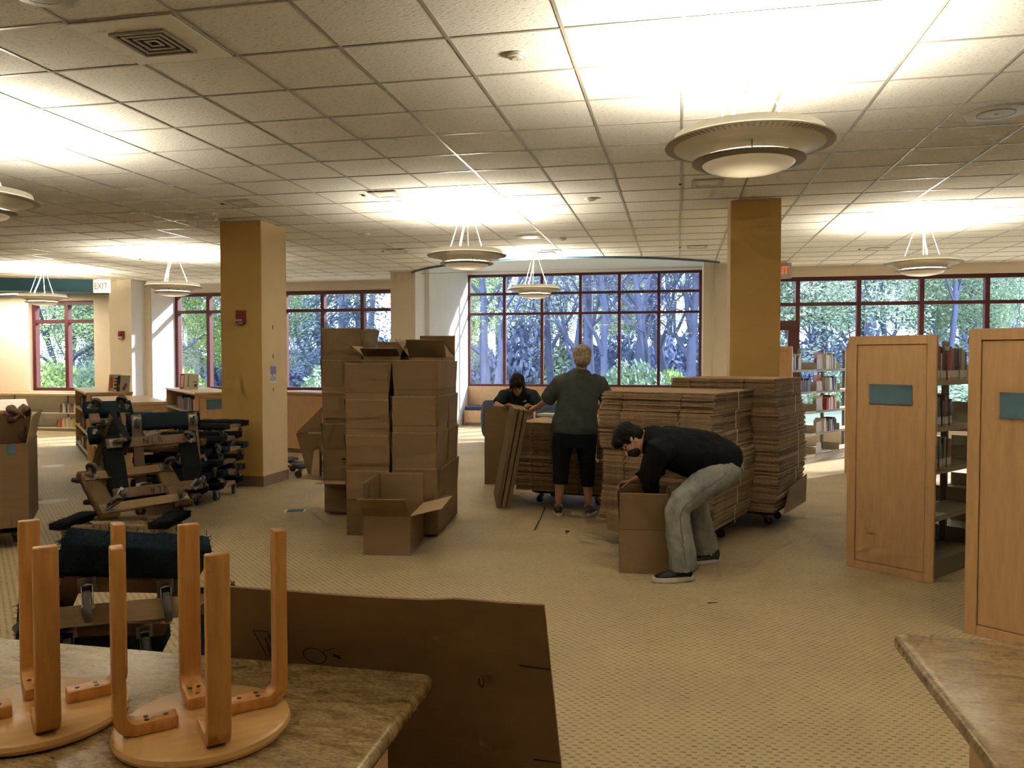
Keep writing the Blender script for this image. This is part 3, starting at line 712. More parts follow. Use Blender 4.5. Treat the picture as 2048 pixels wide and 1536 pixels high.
def make_dolly(pad, wood, lab, L=.80, W=.50, seed=1, letters=False, cat='dolly', grp=None, hairy=False, swivel=None, r=.05, pz=.062, bw=.16, cin=.085, cyi=.075, batten=False):
    """flat furniture dolly: two carpeted end boards along Y joined by two rails along X; deck top at z=0"""
    o = empty('furniture_dolly'); tag(o, lab, cat, grp); rnd = random.Random(seed)
    cz = max(.0755, pz+.001)
    for s_ in (-1, 1):
        q = rough_pad(bw, W, pz, seed+s_)
        if hairy: fringe(q, bw, W, pz, seed*3+s_)
        b = q.build('padded_board', pad, o); b.location = (s_*(L/2-bw/2), 0, -pz/2)
    for s_ in (-1, 1):
        q = MB(); q.b(-L/2+.015, L/2-.015, -.045, .045, -.075, -.040); rail = q.build('cross_rail', wood, o, bevel=.003); rail.location = (0, s_*(W/2-.075), 0)
        if letters:
            t = text('stencil_letters', 'N L R', .075, M_INK, rail, (0, 0, -.0758), (PI, 0, PI if s_ > 0 else 0), ext=.0003)
    if batten:
        for s_ in (-1, 1):
            q = MB(); q.b(s_*(L/2-cin)-.05, s_*(L/2-cin)+.05, -W/2+.03, W/2-.03, -cz+.001, -.0755); q.build('caster_board', wood, o, bevel=.003)
    k = 0
    for sx in (-1, 1):
        for sy in (-1, 1):
            a = swivel if swivel is not None else rnd.uniform(-PI, PI)
            caster(o, sx*(L/2-cin), sy*(W/2-cyi), -cz, a, r); k += 1
    return o
def pose(o, loc, mat3): o.location = loc; o.rotation_euler = mat3.to_euler(); return o
def axes(xd, zd):
    x = V(xd).normalized(); z = V(zd); z = (z-x*x.dot(z)).normalized(); y = z.cross(x)
    return Matrix((x, y, z)).transposed()
DH = .2055   # deck height of an upright dolly with r=.05 casters: .0755+.03+2r
DG = 'carpeted furniture dollies'
def upright(o, x, y, rz, z=0.): o.location = (x, y, z+DH+.0005); o.rotation_euler = (0, 0, rz)
def inverted(o, x, y, rz, z): o.location = (x, y, z); o.rotation_euler = (PI, 0, rz)   # deck down at z, wheels up
# --- stack 1 (front) -----------------------------------------------------------
rz1 = R(-20.3)
def corner_center(x, y, rz, lx, ly):   # near edge left end -> centre
    c, s_ = math.cos(rz), math.sin(rz); return x+c*lx/2-s_*ly/2, y+s_*lx/2+c*ly/2
c1 = corner_center(-.66, 6.84, rz1, 1.0, 1.14)
SR = .036; zb = .0755+.03+2*SR+.002
def dr1(t): return ((.03*math.sin(t*5)-.05*(1-t)+.035), .03*(t-.5)+.02*math.sin(t*7))
n1 = 70
zt, tp1 = stack('front', c1[0], c1[1], rz1, zb, n1, .0158, 1.0, 1.12, 'the front stack behind the bending man', 'flattened boxes in the front stack', 10, dr1, 1)
c2 = corner_center(-.05, 7.84, rz1, .99, 1.07)
def dr2(t): return (.05*math.sin(t*PI)-.02, .03*math.sin(t*6))
zt2, tp2 = stack('rear', c2[0], c2[1], rz1, zb, 76, .0158, .99, 1.07, 'the taller dark stack at right', 'flattened boxes in the right stack', 11, dr2, 2)
rz3 = R(-9.6); c3 = corner_center(-1.70, 8.36, rz3, .98, 1.05)
zt3, tp3 = stack('low', c3[0], c3[1], rz3, zb, 46, .0156, .98, 1.05, 'the low stack the grey-haired woman works at', 'flattened boxes in the low stack', 12, None, 3, jit=.014)
# bent-up top sheet ends are kept flat; loose white board lies on the low stack
dl = make_dolly(M_CARPK, M_DWOOD, 'furniture dolly under the front stack of flattened boxes', seed=21, grp=DG, r=SR); upright(dl, c1[0], c1[1], rz1); dl.location.z = zb-.001
for (cx, cy, rz, lab) in ((c2[0], c2[1], rz1, 'furniture dolly under the taller dark stack at right'), (c3[0], c3[1], rz3, 'furniture dolly under the low stack beside the woman')):
    d2 = copy_tree(dl); upright(d2, cx, cy, rz); d2.location.z = zb-.001; tag(d2, lab)
# strings round the bundles: one run down the right-hand faces
def twine(cx, cy, rz, lx, tops, zend, drift, n, bundle, desc, xoff):
    f = slabs(rz, cx, cy)
    for k, (z0, bx, by) in enumerate(tops):
        z1 = tops[k+1][0]-.006 if k+1 < len(tops) else zend
        mid = (z0+z1)/2; t = min(1, (k*bundle+bundle/2)/n); dx, dy = drift(t)
        rnd = random.Random(k+3); yo = xoff+rnd.uniform(-.015, .015)+by+dy; X = lx/2+bx+dx+.0165; pts = []
        for s_ in range(6):
            zz = z0+(z1-z0)*s_/5; x, y = f(X+rnd.uniform(0, .004), yo+rnd.uniform(-.004, .004)); pts.append((x, y, zz))
        q = MB(); q.tube(pts, .0028, n=5)
        tag(q.build('twine_tie', M_TWINE), 'white twine on the %s bundle from the bottom of %s' % (ordinal(k+1), desc), 'twine', 'twine ties on the box stacks')
twine(c1[0], c1[1], rz1, 1.0, tp1, zt, dr1, n1, 10, 'the front box stack', .02)
twine(c2[0], c2[1], rz1, .99, tp2, zt2, dr2, 76, 11, 'the right box stack', .10)
# loose flaps hanging at the foot of the stacks
def flap_piece(pts, lab):
    n = (V(pts[1])-V(pts[0])).cross(V(pts[2])-V(pts[0])).normalized()*.004
    q = MB(); a = [q.pv(p) for p in pts]; b = [q.pv(V(p)+n) for p in pts]; q.face(a[::-1]); q.face(b)
    for k in range(len(a)): q.face((a[k], a[(k+1) % len(a)], b[(k+1) % len(a)], b[k]))
    return tag(q.build('cardboard_flap', M_CARD), lab, 'cardboard')
f1 = slabs(rz1, *c1); f2 = slabs(rz1, *c2)
def p3(f, x, y, z): a = f(x, y); return (a[0], a[1], z)
flap_piece([p3(f1, -.40, -.595, .13), p3(f1, -.16, -.60, .09), p3(f1, -.14, -.595, .25), p3(f1, -.42, -.595, .27)], 'loose cardboard flap hanging at the bottom left of the front stack')
flap_piece([p3(f2, -.12, -.565, .15), p3(f2, .20, -.575, .13), p3(f2, .19, -.57, .47), p3(f2, -.10, -.565, .47)], 'loose cardboard flap standing against the left foot of the right stack')
flap_piece([p3(f2, .535, -.42, .16), p3(f2, .545, .46, .15), p3(f2, .535, .55, .42), p3(f2, .53, -.18, .38)], 'loose cardboard flap on the right foot of the right stack')
# ------------------------------------------------------------------ open cartons
def make_carton(w=.395, d=.50, h=.32, fh=.265, ang=(3, 3, 3, 3), base_lab=None, slits=True, mats=None, cat='box', grp=None, closedtop=False):
    """ang: flap angles from vertical outward for front(-y), right(+x), back(+y), left(-x)"""
    o = empty('cardboard_box'); tag(o, base_lab, cat, grp); t = .0045
    q = MB(); q.b(-w/2, w/2, -d/2, -d/2+t, 0, h); q.b(-w/2, w/2, d/2-t, d/2, 0, h); q.b(-w/2, -w/2+t, -d/2+t, d/2-t, 0, h); q.b(w/2-t, w/2, -d/2+t, d/2-t, 0, h); q.b(-w/2+t, w/2-t, -d/2+t, d/2-t, 0, .009)
    body = q.build('box_body', M_CARD, o)
    for k, (ax, ln) in enumerate((('f', w), ('r', d), ('b', w), ('l', d))):
        a = ang[k]
        if a is None: continue
        q = MB(); hl = ln/2-.002
        q.M = Matrix.Translation({'f': (0, -d/2, h), 'r': (w/2, 0, h), 'b': (0, d/2, h), 'l': (-w/2, 0, h)}[ax]) @ Matrix.Rotation({'f': 0, 'r': PI/2, 'b': PI, 'l': -PI/2}[ax], 4, 'Z') @ Matrix.Rotation(R(a), 4, 'X')
        q.b(-hl, hl, 0, t, .0, fh)
        fl = q.build('flap', M_CARDL if a > 60 else M_CARD, o)  # folded-out flaps get a lighter colour in place of light from above
        # scored crease at the hinge and short printed slits near the rim
        c = MB(); c.M = q.M.copy(); c.b(-hl, hl, -.0006, 0, .0, .0050)
        if slits and ax in 'rlb':
            for x in (-ln*.22, ln*.12): c.b(x-.0012, x+.0012, -.0007, 0, fh-.085, fh)
        c.build('crease', M_TAPE, fl)
        c = MB(); c.M = q.M.copy(); c.b(-hl, hl, -.0006, t+.0006, fh-.006, fh+.0006); c.build('rim', M_RIM, fl)
    return o
TR = R(6); u = (math.cos(TR), math.sin(TR))
TG = 'nested open boxes stacked in the tower'
def column(cx, cy, nlev, desc, ang_top=(3, 3, 3, 3), rz=R(6), seed=0, z0=0., w=.395, d=.50, bottom_ang=None):
    rnd = random.Random(seed); src = None
    for k in range(nlev):
        a = (4.5+rnd.uniform(-1.5, 1.5), 3.5+rnd.uniform(-1.5, 1.8), 4+rnd.uniform(-1, 1), 4+rnd.uniform(-1.5, 1.8))
        if k == nlev-1: a = ang_top
        if k == 0 and bottom_ang: a = bottom_ang
        pos = 'topmost' if k == nlev-1 else 'lowest' if k == 0 else ordinal(nlev-k)+' from top'
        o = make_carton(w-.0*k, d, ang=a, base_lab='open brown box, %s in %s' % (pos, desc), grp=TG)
        o.location = (cx+rnd.uniform(-.011, .011), cy+rnd.uniform(-.010, .010), z0+.320*k+.0005); o.rotation_euler = (0, 0, rz+rnd.uniform(-.015, .015))
def at_uv(x, y, a, b): return (x+u[0]*a-u[1]*b, y+u[1]*a+u[0]*b)
FL = (-2.735, 6.93); FR = (-2.297, 6.944); BR = at_uv(-2.297, 6.944, .0, .545); BM = at_uv(-2.735, 6.93, -.02, .545); BLc = (-3.33, 7.73)
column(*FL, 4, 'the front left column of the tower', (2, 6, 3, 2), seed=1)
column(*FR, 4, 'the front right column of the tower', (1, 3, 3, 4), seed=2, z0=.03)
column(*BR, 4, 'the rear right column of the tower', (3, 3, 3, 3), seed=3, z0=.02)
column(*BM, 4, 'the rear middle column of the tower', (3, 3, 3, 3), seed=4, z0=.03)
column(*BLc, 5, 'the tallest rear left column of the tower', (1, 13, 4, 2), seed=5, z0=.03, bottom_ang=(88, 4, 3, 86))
# handle hole and print on a box of the tallest column
o = [x for x in SC.objects if x.get('label') == 'open brown box, fourth from top in the tallest rear left column of the tower'][0]
bd = [c for c in o.children if c.name.startswith('box_body')][0]
q = MB(); q.M = Matrix(((1, 0, 0, 0), (0, 0, -1, 0), (0, 1, 0, 0), (0, 0, 0, 1))); q.prism(rrect(.0, .085, .215, .235, .009), .2502, .2510); q.build('handle_hole', M_INK, bd)
q = MB(); y0 = -.2508
for x0, x1, z0, z1 in ((0, .09, .12, .122), (0, .09, .05, .052), (0, .002, .05, .122), (.088, .09, .05, .122), (.01, .075, .19, .195), (.02, .065, .180, .183)): q.b(x0, x1, y0, y0+.0006, z0, z1)
q.build('printed_frame', M_INK, bd)
# collapsed boxes on top of the tower and at its left side
o = make_carton(.365, .46, .20, .22, (42, -38, 5, 38), 'half-folded box with a peaked flap on top of the tower', grp=TG); o.location = (BR[0], BR[1], 1.33); o.rotation_euler = (0, 0, TR)
o.location.z = 1.40
o = make_carton(.36, .46, .15, .15, (60, 25, 8, 50), 'low open box lying on the rear middle column of the tower', grp=TG); o.location = (BM[0]+.0, BM[1]+.0, 1.46); o.rotation_euler = (0, 0, TR)
o = empty('crushed_box', (-3.60, 7.62, 0), R(11.8), 'crushed box bulging from the left side of the tower', 'box')
def panel(q, pts, t=.005):
    n = (V(pts[1])-V(pts[0])).cross(V(pts[2])-V(pts[0])).normalized()*t
    a = [q.pv(p) for p in pts]; b = [q.pv(V(p)+n) for p in pts]; q.face(a[::-1]); q.face(b)
    for k in range(len(a)): q.face((a[k], a[(k+1) % len(a)], b[(k+1) % len(a)], b[k]))
q = MB(); panel(q, [(.04, -.10, 1.10), (-.21, -.16, .845), (-.21, .25, .845), (.04, .28, 1.12)]); panel(q, [(.04, -.12, 1.10), (-.205, -.165, .84), (.04, -.13, .84)])
q.build('upper_flap', M_CARD, o)
q = MB(); panel(q, [(-.215, -.17, .83), (-.10, -.15, .42), (-.10, .25, .42), (-.215, .25, .83)]); panel(q, [(.04, -.13, .83), (-.215, -.17, .83), (-.10, -.155, .42), (.04, -.15, .40)])
q.build('lower_panel', M_CARD, o)
q = MB(); panel(q, [(-.03, -.19, .66), (.03, -.21, .68), (.03, -.2, .40), (-.06, -.19, .42)]); q.build('torn_flap', M_CARDL, o)
# single open box in front
o = make_carton(.385, .60, .317, .265, (50, 76, 2, 1), 'open box with raised flaps standing in front of the tower', grp='boxes standing on the carpet')
o.location = (-2.33, 6.33, .0005); o.rotation_euler = (0, 0, R(8))
# box the man is filling
o = make_carton(.36, .40, .325, .275, (4, 4, 3, 4), 'tall open box the bending man reaches into', grp='boxes standing on the carpet')
o.location = (-.245, 6.085, .0005); o.rotation_euler = (0, 0, R(3))
MANBOX = o
# ------------------------------------------------------------------ large flattened box leaning on the left table
o = empty('leaning_cardboard', (-.82, 0, 0), 0, 'large dark flattened carton leaning against the granite-topped table', 'cardboard')
yt, zt_, yb = 1.985, .945, 2.50
def lean(x, s): return (x, yt+(yb-yt)*s, zt_*(1-s)+.003)
q = MB(); NX = 12; top = [(-.475+.965*k/NX) for k in range(NX+1)]
dz = [.0, .0, -.002, -.001, -.003, -.004, -.004, -.003, -.002, .006, .005, .004, .004]
for k in range(NX):
    for lay, off in ((0, 0.), (1, .007)):
        a, b = V(lean(top[k], 0)), V(lean(top[k+1], 0)); c, d_ = V(lean(top[k+1], 1)), V(lean(top[k], 1)); nrm = V((0, zt_, yb-yt)).normalized()
        o1 = nrm*off; o2 = nrm*(off+.0055)
        a.z += dz[k]-(.005 if lay else 0); b.z += dz[k+1]-(.005 if lay else 0)
        P = [a+o1, b+o1, c+o1, d_+o1]; Q = [a+o2, b+o2, c+o2, d_+o2]
        ia = [q.pv(p) for p in P]; ib = [q.pv(p) for p in Q]; q.face(ia); q.face(ib[::-1]); q.face((ia[0], ib[0], ib[1], ia[1])); q.face((ia[2], ib[2], ib[3], ia[3]))
        if k == 0: q.face((ia[0], ia[3], ib[3], ib[0]))
        if k == NX-1: q.face((ia[1], ib[1], ib[2], ia[2]))
bo = q.build('board', M_CARD, o)
def mark(pts, m, name, par):   # flat marks on the camera-facing face, pts in (x, s)
    qq = MB(); n_ = V((0, -zt_, -(yb-yt))).normalized()*.0012
    for poly in pts: qq.face([qq.pv(V(lean(*p))+n_) for p in poly])
    return qq.build(name, m, par)
def stroke(pts, w_):
    out = []
    for (x0, s0), (x1, s1) in zip(pts, pts[1:]):
        dx, ds = x1-x0, s1-s0; L_ = math.hypot(dx, ds) or 1; nx, ns = -ds/L_*w_/2, dx/L_*w_/2
        out.append([(x0+nx, s0+ns), (x1+nx, s1+ns), (x1-nx, s1-ns), (x0-nx, s0-ns)])
    return out
mark([[(.405, .205), (.49, .212), (.49, .217), (.405, .212)]], M_INK, 'hand_slot', bo); mark([[(.41, .58), (.49, .585), (.49, .590), (.41, .588)]], M_INK, 'hand_slot', bo)
mark(stroke([(-.37, .155), (-.325, .155), (-.31, .25), (-.355, .25), (-.37, .155)], .003) + stroke([(-.34, .18), (-.333, .245)], .004) + stroke([(-.328, .17), (-.32, .245)], .003)+stroke([(-.345, .21), (-.34, .25)], .004), M_INK, 'printed_mark', bo)
mark(stroke([(-.20+.035*math.cos(2*PI*k/12), .235+.03*math.sin(2*PI*k/12)) for k in range(13)], .003)+stroke([(-.17, .215), (-.12, .195), (-.10, .24)], .0025)+stroke([(-.14, .225), (-.12, .235)], .012), M_INK, 'printed_emblem', bo)
mark(stroke([(.285, .27), (.28, .29), (.29, .305), (.297, .285), (.293, .26)], .004), M_INK, 'scuff_mark', bo)
mark([[(.29, .255), (.325, .25), (.325, .29), (.30, .30)]], M_CARDD, 'tape_patch', bo)
# ------------------------------------------------------------------ boards leaning against the low stack, board held by the far person
for k in range(3):
    q = MB(); q.b(-.006, .006, -.46, .46, 0, 1.07)
    e = q.build('flattened_box', [M_CARDD, M_CARD])
    for f in e.data.polygons:
        if abs(f.normal.x) < .5: f.material_index = 1
    e.location = (-1.97+.052*k, 8.62+.015*k, .006); e.rotation_euler = (0, R(10.5), R(15))
    e.scale = (3.4, 1, 1-.01*k)
    tag(e, ['outermost', 'middle', 'innermost'][k]+' of three flattened boxes leaning on the left of the low stack', 'flattened box', 'flattened boxes leaning on the low stack')
o = empty('flattened_box', (-2.085, 9.78, .001), R(7), 'single flattened box held upright by the dark-haired person', 'flattened box')
q = MB(); q.b(-.30, .30, -.006, .006, 0, .985); b = q.build('board', M_CARD, o)
q = MB()
for z in (.79, .775, .76): q.b(-.02, .10, -.0068, -.0061, z, z+.006)
q.build('printed_lines', M_CARDD, b)
q = MB(); q.M = Matrix.Translation((.03, -.0064, .66)) @ Matrix.Rotation(PI/2, 4, 'X'); q.lathe([(.035, 0), (.05, 0)], n=20); q.build('printed_ring', M_CARDD, b)
# white board and paper on the low stack
q = MB(); q.b(-.27, .27, -.12, .12, 0, .03); e = q.build('white_board', M_PAPER, bevel=.003); e.location = (-1.33, 9.25, zt3+.002); e.rotation_euler = (0, 0, R(-14)); tag(e, 'white foam board lying on the far side of the low stack', 'board')
# ------------------------------------------------------------------ bulk bin at far left
o = empty('bulk_bin', (-5.93, 5.72, zb), R(38), 'large cardboard bin filled with scrap cardboard at the left edge', 'box')
q = MB(); t = .008; a, b_, h = .45, .42, .70
q.b(-a, a, -b_, -b_+t, 0, h); q.b(-a, a, b_-t, b_, 0, h); q.b(-a, -a+t, -b_+t, b_-t, 0, h); q.b(a-t, a, -b_+t, b_-t, 0, h); q.b(-a+t, a-t, -b_+t, b_-t, 0, .01)
q.build('bin_body', M_CARD, o)
BIN = o
q = MB(); q.M = Matrix.Translation((a-.01, .0, h)) @ Matrix.Rotation(R(12), 4, 'Y'); q.b(-.004, .004, -.40, .40, -.02, .24); q.build('flap', M_CARDL, o)
q = MB(); q.b(.30, .36, -b_-.002, -b_-.0005, h-.09, h); q.build('blue_sticker', M_BLUEP, o)
d2 = copy_tree(dl); upright(d2, -5.93, 5.72, R(38)); d2.location.z = zb-.001; tag(d2, 'furniture dolly under the cardboard bin at the left edge')
def inbin(x, y, z):
    c, s_ = math.cos(R(38)), math.sin(R(38)); return (-5.93+x*c-y*s_, 5.72+x*s_+y*c, zb+z)
def scrap(cx, cy, cz, w_, h_, rx, ry, rz, m, lab, nm='cardboard_scrap', cat='cardboard'):
    q = MB(); q.b(-w_/2, w_/2, -.004, .004, -h_/2, h_/2); e = q.build(nm, m); e.location = inbin(cx, cy, cz); e.rotation_euler = (rx, ry, R(38)+rz); tag(e, lab, cat); return e
scrap(.23, -.18, .72, .30, .42, .25, .20, .1, M_CARD, 'tilted cardboard piece poking from the middle of the bulk bin')
scrap(-.02, -.25, .66, .34, .30, .3, -.35, 0, M_CARDL, 'pale cardboard piece low in the bulk bin at the left edge')
scrap(.40, .0, .76, .10, .34, .1, .12, 1.3, M_CARDL, 'narrow cardboard strip standing at the right side of the bulk bin')
scrap(-.10, -.33, .68, .10, .20, .2, .6, 0, M_BLUEI, 'blue and white card poking from the bulk bin', 'blue_card', 'card')
q = MB(); rnd = random.Random(5)
for k in range(9): q.ell((rnd.uniform(-.04, .05), rnd.uniform(-.1, .1), rnd.uniform(-.04, .05)), (rnd.uniform(.03, .06), rnd.uniform(.03, .06), rnd.uniform(.02, .05)), (rnd.random()*3, rnd.random()*3, 0), n=8)
q.cap((.0, 0, 0), (.03, .02, -.22), .05, .03); q.tube([(-.02, -.05, -.03), (-.08, -.08, -.09), (-.11, -.06, -.08)], [.018, .012, .004])
e = blob('kraft_paper', q, M_KRAFT, vox=.009, smooth=2, disp=.02, dscale=.04); e.location = inbin(.36, -.16, .93); tag(e, 'crumpled brown kraft paper on top of the bulk bin', 'paper')
# ------------------------------------------------------------------ dollies
# stacks beside the pillar: every other dolly is shifted so the wheels drop into the frame below
rng = random.Random(3)
labs = ['lowest', 'second from bottom', 'third from bottom', 'fourth from bottom', 'fifth from bottom', 'topmost']
for side, (cx, cy, rz, nm) in enumerate(((-5.31, 8.27, R(101), 'the dolly stack against the left yellow pillar'), (-5.23, 7.43, R(106), 'the dolly stack in front of the pillar stack'))):
    n_ = 6 if side == 0 else 5
    for k in range(n_):
        pad = [M_CARPK, M_CARPB, M_CARPK, M_CARPB, M_CARPK, M_CARPK][k] if side == 0 else [M_CARPK, M_CARPK, M_CARPB, M_CARPK, M_CARPT][k]
        o = make_dolly(pad, M_DWOOD if (k+side) % 3 else M_DWOODL, 'carpeted dolly, %s in %s' % (labs[k] if k < n_-1 else 'topmost', nm), L=.72, W=.58, seed=40+side*10+k, pz=.07, grp=DG, hairy=(k % 2 == 0))
        sh = .07*(1 if k % 2 else -1); a_ = rz+rng.uniform(-.05, .05)
        upright(o, cx+sh*math.cos(rz)+rng.uniform(-.02, .02), cy+sh*math.sin(rz)+rng.uniform(-.04, .04), a_, .13*k)
# one upside-down dolly tops the left stack
o = make_dolly(M_CARPK, M_DWOODL, 'upside-down dolly with wheels up on top of the left dolly stack', L=.74, W=.5, seed=66, grp=DG); inverted(o, -5.26, 7.47, R(112), .13*4+DH+.002)
# grey dolly right of the pillar
o = make_dolly(M_CARPG, M_DWOODL, 'grey carpeted dolly standing alone behind the left yellow pillar', L=.78, W=.52, seed=71, grp=DG); upright(o, -5.12, 10.02, R(-22))
# leaning pile: u = image right, v = away
ux = V((math.cos(R(11.8)), math.sin(R(11.8)), 0)); vx = V((-ux.y, ux.x, 0)); zz = V((0, 0, 1))
def loc3(lat, dep, z):   # lateral metres right of the view axis, depth, height
    c, s_ = math.cos(R(11.76)), math.sin(R(11.76)); return V((lat*c-dep*s_, lat*s_+dep*c, z))
vd = V((-math.sin(R(35)), math.cos(R(35)), 0)); ur = V((vd.y, -vd.x, 0))   # sight direction toward the pile and its right
def leaner(lat, dep, zc, tilt, roll, spin, pad, wood, lab, seed, yaw=0., **kw):
    """underside towards the viewer; tilt = lean back from vertical, roll = turn in plane"""
    o = make_dolly(pad, wood, lab, seed=seed, grp=DG, **kw)
    a = R(yaw); f = vd*math.cos(a)+ur*math.sin(a); r_ = ur*math.cos(a)-vd*math.sin(a)
    t = R(tilt); zd = f*math.cos(t)+zz*math.sin(t) if spin > 0 else f*math.cos(t)-zz*math.sin(t)
    xd = (zz*math.cos(t)-f*math.sin(t)) if spin > 0 else (zz*math.cos(t)+f*math.sin(t))
    ro = R(roll); side = r_
    X = side*math.cos(ro)+xd*math.sin(ro)
    pose(o, loc3(lat, dep, zc), axes(X, zd)); return o
# flat base dolly of the pile
o = make_dolly(M_CARPK, M_DWOODL, 'dark carpeted dolly lying flat at the bottom of the leaning pile', L=.98, W=.55, seed=81, grp=DG, hairy=True); p = loc3(-3.42, 6.95, 0); upright(o, p.x, p.y, R(14))
leaner(-3.36, 7.05, .40, -48, 0, 1, M_CARPT, M_DWOODL, 'tan carpeted dolly leaning at the front of the pile', 82, L=.84, W=.52, yaw=-32)
leaner(-3.30, 7.28, .60, -18, 0, 1, M_CARPK, M_DWOOD, 'dark dolly with black stencil letters leaning in the pile', 83, L=.84, W=.60, letters=True, yaw=-24)
leaner(-3.33, 7.62, .68, -14, 90, 1, M_CARPB, M_DWOOD, 'blue carpeted dolly standing behind the stencilled one', 84, L=.78, W=.66, yaw=-15)
leaner(-3.72, 7.35, .62, -8, 62, 1, M_CARPK, M_DWOOD, 'dark dolly seen edge-on leaning at the left of the pile', 85, yaw=66, L=.82, W=.5)
leaner(-3.86, 7.62, .95, -48, 90, 1, M_CARPB, M_DWOOD, 'blue carpeted dolly lying tilted on top of the pile', 86, L=.50, W=.42, yaw=-14, pz=.08)
# near pair behind the table
o = leaner(-1.66, 3.42, .27, -20, 0, 1, M_CARPB, M_DWOODL, 'blue carpeted dolly standing on edge right behind the table', 91, L=.86, W=.56, hairy=True, yaw=4, r=.055, swivel=2.6)
o = leaner(-1.80, 3.58, .53, 36, 76, 1, M_CARPB, M_DWOOD, 'blue carpeted dolly propped highest behind the table, big wheels toward camera', 92, L=.78, W=.58, hairy=True, yaw=-6, r=.066, swivel=PI*.9, pz=.10, bw=.20, cin=.235, cyi=.13, batten=True)
# ------------------------------------------------------------------ books
def book_mesh(w, d, h, mi, m):
    q = MB(); q.cm = 0
    q.b(0, .003, 0, d, 0, h); q.b(w-.003, w, 0, d, 0, h); q.b(.003, w-.003, 0, .003, 0, h)
    q.cm = 1; q.b(.003, w-.003, .004, d-.004, .003, h-.004)
    return q.mesh('book', [m, M_PAPER])
BK = {}
def book(name_shelf, k, x, y, z, w, d, h, ci, rz, grp, face='-y', tilt=0., labels=False, lab=None):
    key = (round(w, 3), round(d, 2), round(h, 2), ci)
    if key not in BK: BK[key] = book_mesh(w, d, h, 0, M_BOOK[ci])
    o = link('book', BK[key]); return o
def book_row(fr, x0, x1, yfront, z, hmax, seed, shelf, grp, lean=.0, labels=False, palette=None, gap=.0, dmax=.2, wmin=.014, wmax=.045):
    """books standing along local x, spines toward -y of frame fr (Matrix)"""
    rnd = random.Random(seed); x = x0; k = 0; prev = None
    while x < x1-.02 and k < 60:
        w = round(rnd.uniform(wmin, wmax), 3); h = round(rnd.uniform(hmax*.72, hmax*.97), 2); d = round(rnd.uniform(dmax*.72, dmax), 2)
        if x+w > x1: break
        ci = rnd.choice(palette) if palette else rnd.randrange(len(M_BOOK))
        key = (w, d, h, ci)
        if key not in BK: BK[key] = book_mesh(w, d, h, 0, M_BOOK[ci])
        o = link('book', BK[key]); t = lean if lean and k % 4 == 3 else 0.
        o.matrix_world = fr @ Matrix.Translation((x, yfront+rnd.uniform(0, .012), z+.001)) @ Matrix.Rotation(-t, 4, 'Y')
        if t: x += h*math.sin(abs(t))*.5
        tag(o, '%s book, %s from left on %s' % (BOOKN[ci], ordinal(k+1), shelf), 'book', grp)
        if labels:
            q = MB(); q.b(.001, w-.001, -.0012, -.0004, .022, .075); q.build('spine_label', M_PAPER, o)
            q = MB(); q.b(.001, w-.001, -.0012, -.0004, .004, .020); q.build('yellow_strip', M_BOOK[7], o)
        x += w+.0012+gap; k += 1
    return x
def bookend(fr, x, yfront, z, lab, m=M_STEEL, h=.17, w=.14):
    q = MB(); q.prism([(0, 0), (w, 0), (w*.86, h), (w*.14, h)], 0, .002); q.b(0, w, 0, .004, -.09, 0)
    o = q.build('bookend', m); o.matrix_world = fr @ Matrix.Translation((x, yfront, z+.005)) @ Matrix.Rotation(PI/2, 4, 'X') @ Matrix.Translation((0, 0, 0))
    tag(o, lab, 'bookend', 'metal bookends on the shelves')
# ------------------------------------------------------------------ tall shelving with wooden end panels
def tall_unit(x, y, rz, length, lab, sign=True, H=1.755, levels=(.128, .448, .787, 1.091, 1.425), both=False, bay=.9):
    o = empty('tall_bookcase', (x, y, 0), rz, lab, 'bookcase')
    W_ = .64; q = MB()
    # frame-and-panel end
    fw = .065
    q.b(-.028, 0, -W_/2, -W_/2+fw, 0, H); q.b(-.028, 0, W_/2-fw, W_/2, 0, H); q.b(-.028, 0, -W_/2+fw, W_/2-fw, H-fw, H); q.b(-.028, 0, -W_/2+fw, W_/2-fw, 0, fw*.9)
    e = q.build('end_panel', M_MAPLE, o, bevel=.003)
    q = MB(); q.b(-.019, -.006, -W_/2+fw+.005, W_/2-fw-.005, fw*.9+.005, H-fw-.005); q.build('inset_panel', M_MAPLE, e)
    q = MB(); q.b(-.010, -.004, -W_/2+fw-.004, W_/2-fw+.004, fw*.9-.004, H-fw+.004); q.build('groove_shade', M_MAPLED, e)  # dark backing paints the frame's shadow line into the gap
    if sign:
        q = MB(); q.b(-.026, -.0205, -.155, .155, 1.255, 1.395)
        sg = q.build('sign_plate', M_BLUEP, o, bevel=.002)
        q = MB(); q.b(-.030, -.0263, -.155, .155, 1.385, 1.397); q.b(-.030, -.0263, -.155, .155, 1.253, 1.265); q.build('sign_rail', M_BLUEP, sg)
    nb = int(round(length/bay))
    for k in range(nb+1):
        q = MB(); xx = .03+k*bay; q.b(xx-.02, xx+.02, -.022, .022, 0, H-.03); q.build('upright', M_STEELD, o)
    q = MB(); q.b(.005, length, -.28, .28, .0, .10); q.build('base_shelf', M_STEEL, o)
    for z in levels:
        for s_ in ((-1, 1) if both else (-1,)):
            for k in range(nb):
                q = MB(); x0, x1 = .012+k*bay, k*bay+bay-.002; y0, y1 = sorted((s_*.025, s_*.29))
                q.b(x0, x1, y0, y1, z-.018, z); yy = s_*.29
                q.b(x0, x1, min(yy, yy-s_*.012), max(yy, yy-s_*.012), z-.03, z+.004)
                q.b(x0, x0+.004, y0, y1, z, z+.11)
                q.build('shelf', M_STEEL, o)
    return o, Matrix.Translation((x, y, 0)) @ Matrix.Rotation(rz, 4, 'Z')
RZ = R(51.5)
G = 'books on the tall shelves at right'
